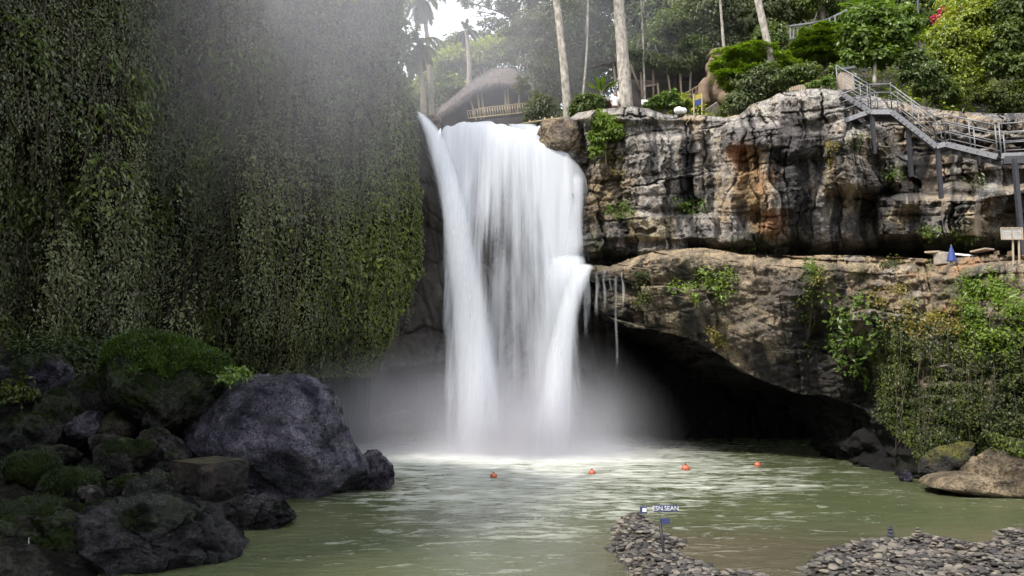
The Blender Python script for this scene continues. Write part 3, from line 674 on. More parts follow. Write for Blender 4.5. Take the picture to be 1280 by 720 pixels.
def fall_mat():
    t = NT('falling_water')
    uv = t.n('ShaderNodeUVMap', uv_map='UVMap').outputs[0]
    dens = t.n('ShaderNodeAttribute', attribute_name='dens').outputs[2]; con = t.n('ShaderNodeAttribute', attribute_name='streak').outputs[2]
    m1 = t.n('ShaderNodeMapping', ins={0: uv, 3: (1.6, .10, 1)}).outputs[0]; m2 = t.n('ShaderNodeMapping', ins={0: uv, 3: (5.5, .22, 1)}).outputs[0]
    m3 = t.n('ShaderNodeMapping', ins={0: uv, 3: (.7, .16, 1)}).outputs[0]
    n1 = t.noise(m1, 1, 4, .55, .15); n2 = t.noise(m2, 1, 4, .6, .1); n3 = t.noise(m3, 1, 3, .5)
    s = t.math('ADD', t.math('ADD', t.rng(n1, .3, .7, -.5, .5), t.rng(n2, .3, .7, -.16, .16)), t.rng(n3, .3, .7, -.4, .4))
    a = t.math('ADD', dens, t.math('MULTIPLY', s, con), clamp=True)
    d = t.n('ShaderNodeBsdfDiffuse', ins={0: (.84, .855, .88), 1: .5}).outputs[0]
    tr = t.n('ShaderNodeBsdfTranslucent', ins={0: (.84, .86, .89)}).outputs[0]
    m = t.n('ShaderNodeMixShader', ins={0: .4, 1: d, 2: tr}).outputs[0]
    tp = t.n('ShaderNodeBsdfTransparent').outputs[0]
    return t.end(t.n('ShaderNodeMixShader', ins={0: a, 1: tp, 2: m}).outputs[0])
M['fall'] = fall_mat()
def water_sheet(name, rows, parent, dens, streak, bulge=.3, edge=.25, nu=44, nv=110, off=0., fade_top=0., fade_bot=0., wid=None):
    """rows: (left px, right px, py, Y); a curved sheet of falling water, thin towards its edges"""
    r = np.array(rows, float); k = np.linspace(0, 1, len(r)); v = np.linspace(0, 1, nv)
    L, Rr, py, Y = (spl(v, k, r[:, q]) for q in range(4))
    u = np.linspace(0, 1, nu)[:, None]
    px = L + (Rr - L) * u; PY = py + 0 * u
    YY = Y - bulge * np.sqrt(np.clip(1 - (2 * u - 1) ** 2, 0, 1)) - off
    YY = YY - .07 * fbm(np.stack([px * .06, PY * .006, 0 * PY], -1), 3, 701)
    Pw = atn(px, PY, YY)
    ed = np.minimum(u, 1 - u) / edge; ed = sst(0, 1, np.clip(ed, 0, 1)) + 0 * PY
    vv = np.linspace(0, 1, nv)[None, :]
    dn = np.asarray(dens(u, vv) if callable(dens) else dens) + 0 * PY
    tot = ed
    if fade_top: tot = tot * sst(0, fade_top, vv)
    if fade_bot: tot = tot * sst(1, 1 - fade_bot, vv)
    dn = dn * tot - .7 * (1 - tot)
    st = (streak + 0 * PY)
    uv = np.stack([Pw[..., 0] + .15 * off * 40 + off * 7.3, Pw[..., 2] + off * 3 + 0 * u], -1)
    return mesh_np(name, Pw, grid_faces(nu, nv), M['fall'], parent, uv=uv.reshape(-1, 2), attrs={'dens': dn, 'streak': st})
def build_falls():
    root = empty('waterfall', tuple(at(630, 565, 35.5)), 'tall white waterfall dropping over the cliff lip into the pool', 'waterfall')
    jet = [(515, 526, 138, 38.7), (517, 545, 150, 38.2), (521, 566, 172, 37.8), (529, 584, 215, 37.3), (538, 598, 265, 36.9), (543, 612, 320, 36.6), (545, 626, 370, 36.3), (545, 640, 430, 36.1), (543, 652, 500, 35.9), (534, 664, 590, 35.7)]
    for q in range(3):
        jj = [(a + q * 2, b - q * 3, y, Y + q * .15) for a, b, y, Y in jet]
        water_sheet('side_jet', jj, root, lambda u, v: .95 - .15 * v + 0 * u, .2 + .1 * q, .6, .48, off=.0 if q == 0 else .25 * q  )
    veil = [(a - .16 * (b - a), b + .3 * (b - a), y, Y) for a, b, y, Y in jet[2:]]
    water_sheet('side_jet', veil, root, lambda u, v: .30 + .1 * v + 0 * u, .55, .6, .5, off=.7, fade_top=.25)
    # main curtain: the lip is a line, so rows are traced per column
    def curtain(name, off, dens, streak, nu=90, nv=120, x0=546, x1=733):
        s = np.linspace(0, 1, nu)[:, None]; v = np.linspace(0, 1, nv)[None, :]
        lx = x0 + (x1 - x0) * s
        ly = spl(lx, [546, 553, 566, 585, 610, 635, 655, 675, 695, 710, 722, 733], [178, 163, 156, 153, 153, 156, 165, 177, 184, 190, 203, 222]) + 3.2 * fbm(np.stack([lx * .09, 0 * lx, 0 * lx + off * 9], -1), 4, 713) + 4 * (off > .1) * np.abs(fbm(np.stack([lx * .05, 0 * lx, 0 * lx + 3], -1), 2, 715))
        # upstream, over the lip, then falling and bowing forward
        by = 585 + 0 * s; bx = 548 + (752 - 548) * s
        fall = sst(0, 1, v) * .25 + v * .75
        py = ly + (by - ly) * fall
        px = lx + (bx - lx) * np.clip(1.6 * v, 0, 1) ** .8 * .55
        px = px - 14 * np.exp(-(lx - 733) ** 2 / 200) * np.exp(-((v - .12) / .1) ** 2) * 0
        Y = 38.9 - 2.3 * (1 - (1 - np.clip(v, 0, 1)) ** 2) - off - .7 * np.sqrt(np.clip(1 - (2 * s - 1) ** 2, 0, 1)) + .25 * np.exp(-v / .03)
        Y = Y - .25 * fbm(np.stack([px * .045, py * .004, 0 * py], -1), 3, 711)
        Pw = atn(px, py, Y)
        wv_ = .05 * fbm(np.stack([py * .02, 0 * py + off, 0 * py], -1), 3, 719); e = sst(0, .08, s) * sst(1.0, .84, s + wv_ * np.minimum(1, v * 6)); e = 1 - (1 - e) * np.minimum(1, .25 + v * 5)
        dn = dens(s, v, px, py); dn = dn * e - .6 * (1 - e)
        fb = sst(1, .9, v); dn = dn * fb - .6 * (1 - fb)
        uv = np.stack([Pw[..., 0] * .9 + off * 9 + .12 * Pw[..., 2] * (2 * s - 1), Pw[..., 2] * 1.0 + off * 5 + 0 * s], -1)
        mesh_np(name, Pw, grid_faces(nu, nv), M['fall'], root, uv=uv.reshape(-1, 2), attrs={'dens': dn, 'streak': streak(s, v) + 0 * py})
    def d1(s, v, px, py):
        gap = .62 * gau(px, py, 622, 340, 42, 110) + .5 * gau(px, py, 632, 460, 32, 110)
        return np.maximum(1.15 - .78 * v - gap + .3 * gau(px, py, 700, 280, 30, 80), .26)
    curtain('curtain', 0., d1, lambda s, v: (.15 + .6 * np.clip(v * 3, 0, 1)) * (1 - .45 * np.exp(-((s - .42) / .2) ** 2) * sst(.3, .55, v)))
    curtain('curtain', .35, lambda s, v, px, py: d1(s, v, px, py) - .18, lambda s, v: (.2 + .65 * np.clip(v * 3, 0, 1)) * (1 - .45 * np.exp(-((s - .42) / .2) ** 2) * sst(.3, .55, v)))
    # right hand spout of the curtain and the step under it
    sp = [(706, 735, 206, 38.1), (706, 738, 240, 37.6), (700, 738, 290, 37.3), (690, 744, 335, 36.9)]
    water_sheet('spout', sp, root, .6, .5, .45, .45, fade_bot=.25, fade_top=.2)
    st = [(694, 738, 314, 37.3), (672, 746, 322, 36.9), (659, 750, 333, 36.3), (652, 748, 350, 35.7), (650, 738, 380, 35.4), (649, 730, 440, 35.3), (647, 727, 520, 35.2), (640, 728, 590, 35.1)]
    water_sheet('lower_cascade', st, root, lambda u, v: .72 - .4 * v + .25 * u, .6, .45, .42, fade_top=.2)
    rt = [(716, 753, 326, 35.9), (704, 752, 338, 35.5), (695, 747, 354, 35.2), (685, 738, 385, 35.0), (675, 733, 420, 34.9), (661, 732, 470, 34.8), (643, 734, 530, 34.7), (628, 742, 590, 34.6)]
    for q in range(2):
        water_sheet('lower_cascade', [(a + 3 * q, b - 2 * q, y, Y) for a, b, y, Y in rt], root, lambda u, v: .92 - .05 * v + 0 * u, .26 + .1 * q, .5, .5, off=.2 * q, fade_top=.10)
    water_sheet('lower_cascade', [(a - 14, b + 12, y, Y) for a, b, y, Y in rt[2:]], root, lambda u, v: .22 + .15 * v + 0 * u, .6, .5, .5, off=.55, fade_top=.2)
    for (x, y0, y1, w, dn) in ((745, 334, 450, 15, .22), (736, 334, 500, 16, .32), (755, 334, 420, 10, .12), (771, 336, 530, 11, .26), (778, 338, 440, 6, .12), (763, 336, 400, 5, .08)):
        Yt = float(ld_P[..., 1][(np.abs(ld_px - x) < 6) & (ld_py < 395)].min()) - .12
        jt = random.Random(int(x)); rows = [(x - w * .5, x + w * .6, y0, Yt + .5)]
        for t_ in (.08, .2, .35, .5, .68, .85, 1.): k_ = jt.uniform(.5, 1.25) * w * .7; c_ = x + jt.uniform(-1.6, 1.6); rows.append((c_ - k_, c_ + k_, y0 + (y1 - y0) * t_, Yt - .2 * t_))
        water_sheet('trickle', rows, root, dn, .8, .06, .5, nu=16, nv=60, fade_bot=.6, fade_top=.1)
    water_sheet('curtain', [(626, 676, 155, 39.9), (628, 684, 163, 39.5), (632, 692, 178, 39.3), (636, 696, 215, 39.0)], root, .9, .4, .2, .3, fade_bot=.4)
    # river above the lip
    r = [(560, 676, 151, 46), (556, 690, 153, 42), (550, 715, 158, 39.6)]
    return root
falls = build_falls()
def upstream():
    nx, ny = 50, 60
    x = np.linspace(-4.2, 3.2, nx)[:, None]; y = np.linspace(38.9, 60, ny)[None, :]
    zl = lambda xx: np.interp(xx, [-4.2, -3, 0, 1.4, 3.2], [15.9, 16.35, 16.4, 15.9, 15.2])
    Z = zl(x) + .02 * (y - 38.9) + .12 * fbm(np.stack([x * 1.2 + 0 * y, y * .8 + 0 * x, 0 * x * y], -1), 3, 721)
    X = x + 0 * y; Yy = y + 0 * x
    structure(mesh_np('upstream_water', np.stack([X, Yy, Z], -1), grid_faces(nx, ny), M['water'], attrs={'foam': 1.0 + 0 * X, 'silt': 0 * X}))
upstream()

# ------------------------------------------------------------------ rocks
def ico(sub):
    bm = bmesh.new(); bmesh.ops.create_icosphere(bm, subdivisions=sub, radius=1)
    V = np.array([v.co[:] for v in bm.verts]); Fc = np.array([[v.index for v in f.verts] for f in bm.faces]); bm.free(); return V, Fc
ICO = {k: ico(k) for k in (3, 5, 6)}
def outline_rock(name, pts, Y, depth, label, seed, tone=((.075, .072, .08), (.15, .145, .16)), moss=0., mat='wet_rock', sub=6, rough=.10, facets=9, crinkle=.03, chunk=.05, group=None, block=.75, cut=(.62, .9), cat='boulder', mosscol=(.012, .019, .004), cracks=.06):
    """a solid boulder: outline traced in pixels at distance Y, its own depth in metres"""
    rg = np.random.default_rng(seed); pts = np.array(pts, float)
    W = atn(pts[:, 0], pts[:, 1], Y)[:, [0, 2]]; c = (W.max(0) + W.min(0)) / 2; q = W - c
    th = np.arctan2(q[:, 1], q[:, 0]); rr = np.hypot(q[:, 0], q[:, 1]); o = np.argsort(th); th, rr = th[o], rr[o]
    th = np.concatenate([th - 2 * np.pi, th, th + 2 * np.pi]); rr = np.tile(rr, 3)
    V, Fc = ICO[sub]
    a = np.arctan2(V[:, 2], V[:, 0]); sn = np.clip(np.hypot(V[:, 0], V[:, 2]), 0, 1); r = np.interp(a, th, rr)
    pr = sn ** block
    B = np.stack([c[0] + np.cos(a) * r * pr, Y + V[:, 1] * depth / 2, c[1] + np.sin(a) * r * pr], -1)
    cen = np.array([c[0], Y, c[1]]); sz = rr.mean()
    D = B - cen
    for _ in range(facets):
        n = unit(rg.normal(0, 1, 3) * np.array([.6, 1, .7])); n[1] = -abs(n[1])
        m = (D @ n).max(); e = np.maximum(0, D @ n - m * rg.uniform(*cut)); D = D - e[:, None] * n
    nn = unit(D / np.array([sz, depth / 2, sz]))
    w = D + .15 * sz * np.stack([fbm(D * 1.1 / sz + 5, 3, seed), fbm(D * 1.1 / sz + 9, 3, seed + 1), fbm(D * 1.1 / sz + 2, 3, seed + 2)], -1)
    f1, f2, ca, cb = wor(w * 1.5 / sz + seed, seed + 3)
    h1, h2, ha, hb = wor(w * 4.0 / sz + seed, seed + 4)
    dd = sz * (rough * fbm(D * 1.5 / sz + seed, 5, seed + 5, .55) + rough * .6 * ridged(D * np.array([2.2, 3, 4.5]) / sz + seed, 4, seed + 6) + crinkle * ridged(w * np.array([5, 6, 8]) / sz + seed, 5, seed + 11, .62)
               + chunk * (ca - .5) - cracks * sst(.07, 0, f2 - f1) + chunk * .5 * (ha - .5) - cracks * .4 * sst(.1, 0, h2 - h1))
    B = cen + D + nn * dd[:, None]
    mm = fbm(D * 1.8 / sz + 3, 4, seed + 7)
    col = mix(tone[0], tone[1], sst(-.35, .4, fbm(D * 2.5 / sz, 4, seed + 8)))
    if moss: col = mix(col, mosscol, np.clip(sst(.75 - moss, 1.15 - moss, nn[:, 2] * .6 + .45 * mm + .25), 0, .95))
    o = mesh_np(name, B, Fc, M[mat], col=col)
    return tag(o, label, cat, group), B, nn
def ellpts(cx, cy, rx, ry, rot=0, k=24, sq=2.4):
    t = np.linspace(0, 2 * np.pi, k, endpoint=False); c, s = np.cos(t), np.sin(t)
    x = np.sign(c) * np.abs(c) ** (2 / sq) * rx; y = np.sign(s) * np.abs(s) ** (2 / sq) * ry
    r = R(rot); return [(cx + a * math.cos(r) - b * math.sin(r), cy + a * math.sin(r) + b * math.cos(r)) for a, b in zip(x, y)]
def moss_part(parent, B, nn, n, size, mat='moss', seed=1, thr=.2, lift=.02, up=.8, zmax=None):
    rg = np.random.default_rng(seed); k = np.where((nn[:, 2] + .35 * fbm(B * 1.3, 3, seed) > thr))[0]
    q = rg.choice(k, n); Pt = B[q] + rg.normal(0, .03, (n, 3)) + nn[q] * lift
    V, Fc = leaf_geo(Pt, size * (.5 + rg.random(n)), nn[q] * .3 + rg.normal(0, .6, (n, 3)), nn[q] * .6 + np.array([0, 0, up]), .35, .28, r=rg)
    return mesh_np('moss', V, Fc, M[mat], parent, smooth=False)
PURP = ((.018, .017, .025), (.07, .064, .086)); DARK = ((.005, .005, .0045), (.018, .017, .016)); BRN = ((.012, .010, .007), (.036, .03, .022))
big, B, nn = outline_rock('boulder', [(238, 522), (262, 497), (300, 478), (345, 468), (385, 474), (408, 490), (420, 520), (432, 552), (455, 583), (460, 602), (446, 620), (390, 622), (330, 612), (290, 596), (258, 570), (238, 545)], 22.6, 4.2, 'huge purple grey boulder standing at the water edge', 21, ((.03, .03, .042), (.115, .11, .15)), 0, rough=.055, facets=8, cut=(.84, .96), cracks=.04, mat='glossy_rock', block=.7, crinkle=.045)
mound, B, nn = outline_rock('boulder', [(118, 470), (135, 440), (170, 424), (205, 424), (245, 438), (280, 462), (300, 480), (292, 510), (265, 535), (230, 560), (180, 556), (140, 520)], 21.6, 4.5, 'tall boulder capped with thick green grass behind the purple boulder', 33, DARK, .75, mosscol=(.012, .019, .004), rough=.08)
moss_part(mound, B, nn, 16000, .15, 'moss_bright', 3, .36, .02, .5)

b, B, nn = outline_rock('boulder', [(438, 572), (452, 565), (478, 571), (490, 586), (488, 612), (455, 616), (436, 606)], 23.6, 1.2, 'small wet boulder at the right foot of the purple boulder', 35, PURP, rough=.14, sub=5)
b, B, nn = outline_rock('boulder', [(262, 640), (290, 626), (318, 619), (345, 629), (364, 646), (362, 672), (318, 684), (275, 676)], 17.6, 1.6, 'low rough pebbly rock at the waterline under the square block', 37, ((.006, .006, .006), (.028, .026, .029)), rough=.2, cracks=.14)
# square cut block
def square_block():
    rg = np.random.default_rng(4)
    Yf = 17.4; a = at(214, 573, 18.3); b = at(252, 581, Yf); c = at(310, 570, 18.6); d = c + a - b; zt = b.z
    cs = [Vector((p.x, p.y, zt)) for p in (a, b, c, d)]; n = 40; V = []; lev = np.linspace(0, 1, 36)
    ring = []
    for k in range(4):
        for t in np.linspace(0, 1, n, endpoint=False): ring.append(cs[k].lerp(cs[(k + 1) % 4], t))
    cen = sum(cs, Vector()) / 4; rr = np.array([p[:] for p in ring]); m = len(rr)
    H = 1.05; G = []
    for s in lev:
        sc_ = 1.0 + .06 * math.sin(s * 3) - .28 * sst(.55, 1, s); p = (rr - np.array(cen)) * sc_ + np.array(cen); p = p - np.array([0, 0, H * s])
        out = unit((rr - np.array(cen)) * np.array([1, 1, 0]))
        p = p + out * (.11 * fbm(p * 2.2, 4, 9) + .06 * ridged(p * 5, 3, 10) )[:, None] * min(1, s * 6 + .15)
        G.append(p)
    G = np.array(G)                       # level, ring
    V = np.transpose(G, (1, 0, 2)).reshape(-1, 3); Fc = grid_faces(m, len(lev), True)
    col = mix((.008, .006, .005), (.03, .022, .015), sst(-.3, .4, fbm(V * 2, 4, 12)))
    root = empty('cut_stone_block', (cen.x, cen.y, zt - H), 'square cut stone block with a flat mossy top above the water', 'stone block')
    mesh_np('body', V, Fc, M['ledge_rock'], root, smooth=True, col=col)
    k = 40; u = np.linspace(0, 1, k); A, Bq, C = (np.array(p[:]) for p in (cs[0], cs[1], cs[3]))
    T = A + (Bq - A) * u[:, None, None] + (C - A) * u[None, :, None]; T[..., 2] += .004 + .012 * fbm(T * 4, 3, 13)
    tc = mix((.02, .018, .006), (.055, .046, .018), sst(-.3, .4, fbm(T * 5, 3, 14)))
    mesh_np('top', T, grid_faces(k, k), M['ledge_rock'], root, col=tc)
square_block()
rocks = [  # outline, Y, depth, label, tone, moss
 ([(-60, 668), (-20, 652), (30, 655), (75, 664), (120, 672), (165, 690), (180, 712), (150, 735), (60, 745), (-60, 745)], 13.6, 2.4, 'broad wet foreground rock with moss filled dark hollow', DARK, .45),
 ([(70, 660), (110, 635), (160, 627), (205, 632), (245, 650), (285, 668), (306, 690), (295, 712), (220, 730), (150, 740), (90, 735)], 14.3, 2.6, 'long wet sloping rock running down into the river', ((.005, .005, .0055), (.028, .027, .031)), .28),
 (ellpts(38, 648, 62, 20, 0), 15.2, 2.0, 'low hump of green moss at the left edge', DARK, .95),
 ([(-30, 662), (10, 655), (38, 660), (42, 690), (36, 730), (-30, 730)], 13.4, 1.3, 'square brown block with a trickle at its corner', BRN, .35),
 (ellpts(112, 668, 45, 20, -8), 14.6, 1.5, 'mossy slab lying across the wet foreground rock', BRN, .8),
 (ellpts(36, 592, 28, 25, 0), 17.0, 1.6, 'round moss covered boulder near the left edge', DARK, .95),
 (ellpts(86, 612, 31, 24, 10), 16.4, 1.6, 'rounded half mossy boulder right of the round moss one', DARK, .7),
 (ellpts(2, 595, 14, 18, 0), 17.4, 1.1, 'small dark mossy rock cut by the left frame edge', DARK, .8),
 ([(118, 575), (130, 558), (160, 553), (188, 560), (196, 585), (180, 604), (140, 604)], 18.2, 1.8, 'black boulder left of the square cut block', DARK, .3),
 ([(160, 612), (176, 594), (195, 589), (206, 606), (209, 628), (190, 638), (150, 634)], 16.6, 1.3, 'pointed grey rock with a bright moss tip', ((.007, .007, .007), (.036, .035, .036)), .45),
 ([(126, 610), (150, 594), (172, 596), (178, 620), (150, 634), (128, 628)], 17.0, 1.2, 'dark low rock behind the moss tipped one', DARK, .5),
 ([(88, 530), (98, 517), (118, 516), (125, 533), (112, 549), (94, 550)], 20.0, 1.3, 'small angular purple stone among dark rocks', PURP, .1),
 (ellpts(130, 555, 24, 10, 6), 19.0, 1.2, 'flat grey stone lying below the purple one', ((.01, .009, .008), (.036, .033, .03)), .2),
 ([(160, 560), (175, 543), (205, 545), (222, 560), (215, 575), (180, 572)], 19.5, 1.5, 'tilted grey slab below the grassy boulder', ((.01, .009, .009), (.036, .033, .033)), .15),
 ([(-20, 470), (0, 452), (40, 447), (60, 470), (50, 498), (10, 505), (-20, 500)], 22.0, 2.2, 'purple streaked rock below the creepers on the left', PURP, .35),
 ([(38, 475), (48, 448), (70, 446), (80, 470), (70, 492), (48, 494)], 21.6, 1.5, 'upright violet rock under a patch of moss', PURP, .35),
 (ellpts(26, 545, 42, 26, -5), 19.5, 2.0, 'big shadowed rock sprouting leaves on the left', DARK, .5),
 (ellpts(75, 525, 30, 38, 0), 20.6, 1.8, 'tall dark rock laced with thin roots', DARK, .5),
 (ellpts(120, 500, 40, 30, 0), 21.5, 2.0, 'dark boulder left of the grassy one', DARK, .45),
 (ellpts(140, 534, 22, 17, 0), 20.2, 1.2, 'small brown rock topped with dry grass', BRN, .5),
 (ellpts(112, 617, 14, 8, 20), 16.1, .6, 'small flat grey stone leaning on mossy boulder', ((.03, .028, .026), (.08, .075, .07)), 0),
 (ellpts(225, 615, 20, 22, 0), 18.0, 1.2, 'dark block wedged left under the square block', DARK, .2),
 (ellpts(240, 645, 36, 18, 20), 16.6, 1.4, 'dark rock under the overhang of the square block', DARK, .1),
 (ellpts(262, 688, 38, 14, 12), 14.9, 1.2, 'thin layered brown rock at the river edge', ((.03, .02, .012), (.08, .055, .03)), .1),
 (ellpts(205, 580, 26, 20, 0), 19.3, 1.6, 'black rock behind the square cut block', DARK, .2),
 (ellpts(60, 575, 34, 16, 0), 18.6, 1.4, 'dark rock half hidden behind the mossy boulders', DARK, .4),
]
for k, (pt, Y, dp, lab, tone, ms) in enumerate(rocks):
    o, B, nn = outline_rock('rock', pt, Y, dp, lab, 50 + 7 * k, tone, ms, sub=6 if k < 2 else 5, rough=.12, facets=16, block=.6, chunk=.17, crinkle=.05, cut=(.68, .92), cat='rock', cracks=.05)
    if ms >= .7: moss_part(o, B, nn, 2600, .045, 'moss', 60 + k, .3, .0, .4)
# bank under them
def bank():
    nx, ny = 90, 90
    u = np.linspace(0, 1, nx)[:, None]; v = np.linspace(0, 1, ny)[None, :]
    y = 11 + 19 * v + 0 * u; xr = lin(y, [(11, -6.2), (14, -5.6), (17, -6.6), (20, -7.2), (23, -6.5), (26, -8), (30, -10)])
    x = xr - 16 * u; z = -.5 + 1.0 * sst(0, .15, u) + (5.0 * sst(.1, .8, u)) * sst(11, 24, y) + .6 * fbm(np.stack([x * .8, y * .8, 0 * x], -1), 4, 801) * sst(0, .2, u)
    Pw = np.stack([x, y, z], -1)
    c = mix((.006, .006, .005), (.02, .019, .015), sst(-.3, .3, fbm(Pw * 1.4, 4, 803)))
    structure(mesh_np('bank', Pw, grid_faces(nx, ny), M['wet_rock'], col=c))
bank()
# right bank base rocks
o, B, nn = outline_rock('rock', [(1160, 607), (1172, 596), (1215, 591), (1290, 588), (1380, 588), (1380, 626), (1280, 618), (1235, 617), (1180, 612)], 22.6, 2.6, 'long pale brown shelf rock at the waterline under the ivy', 301, ((.09, .07, .045), (.23, .18, .12)), .2, mat='ledge_rock', facets=2, cut=(.85, .95), block=.42, cat='rock')
o, B, nn = outline_rock('rock', [(1150, 602), (1152, 582), (1166, 566), (1190, 560), (1218, 556), (1232, 572), (1222, 592), (1178, 605)], 23.9, 1.4, 'rounded rock streaked with yellow moss at the cave mouth', 303, ((.012, .011, .01), (.04, .036, .03)), .4, mat='ledge_rock', cat='rock', mosscol=(.08, .08, .015))
o, B, nn = outline_rock('rock', [(1066, 582), (1070, 540), (1085, 510), (1110, 500), (1132, 520), (1142, 560), (1142, 590), (1100, 586)], 31.0, 2.0, 'dark stone pillar standing in the cave mouth', 305, ((.004, .004, .0035), (.014, .013, .012)), .2, cat='rock')
o, B, nn = outline_rock('rock', ellpts(1132, 596, 7, 8), 25.2, .5, 'little wet grey stone at the foot of the cave mouth', 307, PURP, 0, sub=5, cat='rock')
o, B, nn = outline_rock('rock', [(674, 184), (674, 164), (678, 158), (700, 156), (722, 156), (726, 170), (724, 190), (700, 194), (680, 192)], 38.9, 2.0, 'square tan block at the right end of the falls lip', 309, ((.12, .1, .09), (.30, .23, .15)), 0, mat='rock', cat='rock', block=.36, facets=3, cut=(.85, .95), crinkle=.05, chunk=.16)
o, B, nn = outline_rock('rock', [(522, 143), (530, 146), (551, 155), (546, 164), (538, 168), (530, 160)], 39.2, 1.2, 'small brown rock between the side jet and the lip', 311, ((.09, .07, .06), (.2, .16, .13)), 0, mat='rock', cat='rock', sub=5)
# small trickle and fallen leaf
tr_root = empty('water_trickle', tuple(at(36, 720, 13)), 'thin white trickle running down a brown block corner', 'trickle')
water_sheet('stream', [(34.5, 37.5, 672, 12.75), (34.5, 37.5, 690, 12.68), (34.5, 38, 722, 12.62)], tr_root, .55, .2, .02, .4, nu=8, nv=30)
V, Fc = leaf_geo(np.array([at(230, 657, 14.55)[:]]), np.array([.16]), np.array([[0, -.5, .8]]), np.array([[1., 0, .1]]), .02, .6)
tag(mesh_np('fallen_leaf', V, Fc, M['tree_lime']), 'single yellow leaf fallen on the wet rock', 'leaf')

# ------------------------------------------------------------------ gravel bars and cobbles
def cobble_mat():
    t = NT('cobble'); rnd = t.n('ShaderNodeObjectInfo').outputs['Random']; isl = t.n('ShaderNodeNewGeometry').outputs['Random Per Island']
    r = t.math('FRACT', t.math('ADD', rnd, isl)); p = t.pos(); n = t.noise(p, 9, 5, .6)
    c = t.ramp(r, [(.0, (.014, .012, .012)), (.3, (.04, .035, .031)), (.6, (.085, .072, .06)), (.85, (.17, .145, .115)), (1, (.06, .05, .05))])
    c = t.mixc(1, c, t.ramp(n, [(.3, (.7,) * 3), (.7, (1.2,) * 3)]), 'MULTIPLY')
    return t.end(t.pbsdf(Base_Color=c, Roughness=.75, Normal=t.bump(n, .5, .02)))
M['cobble'] = cobble_mat()
def bar_height(x, y):
    """gravel bars: height over the water"""
    a = np.array([at(758, 668, water_y(655))[:2], at(860, 712, water_y(700))[:2]])
    h1 = np.exp(-(((x - lin(y, [(11, 2.75), (13, 2.55), (15, 2.55), (17, 2.72), (18.5, 3.0)])) / lin(y, [(11, .9), (14, .75), (17, .55), (18.6, .3)])) ** 2) * 1.0) * sst(18.9, 17.4, y) * .38
    edge = lin(x, [(4.3, 12.9), (5.1, 13.6), (6.0, 15.2), (7.5, 16.2), (8.6, 16.6), (9.3, 15.4), (9.7, 16.2), (10.5, 16.9), (12, 16.6), (18, 16.5)])
    h2 = sst(.5, -1.2, y - edge) * .27 * sst(4.2, 5.4, x)
    h3 = .24 * np.exp(-((x - 3.9) / .9) ** 2 - ((y - 12.7) / .6) ** 2)
    return np.maximum(np.maximum(h1, h2), h3) - .16 + .17 * fbm(np.stack([x * 1.1, y * .9, 0 * x], -1), 3, 901)
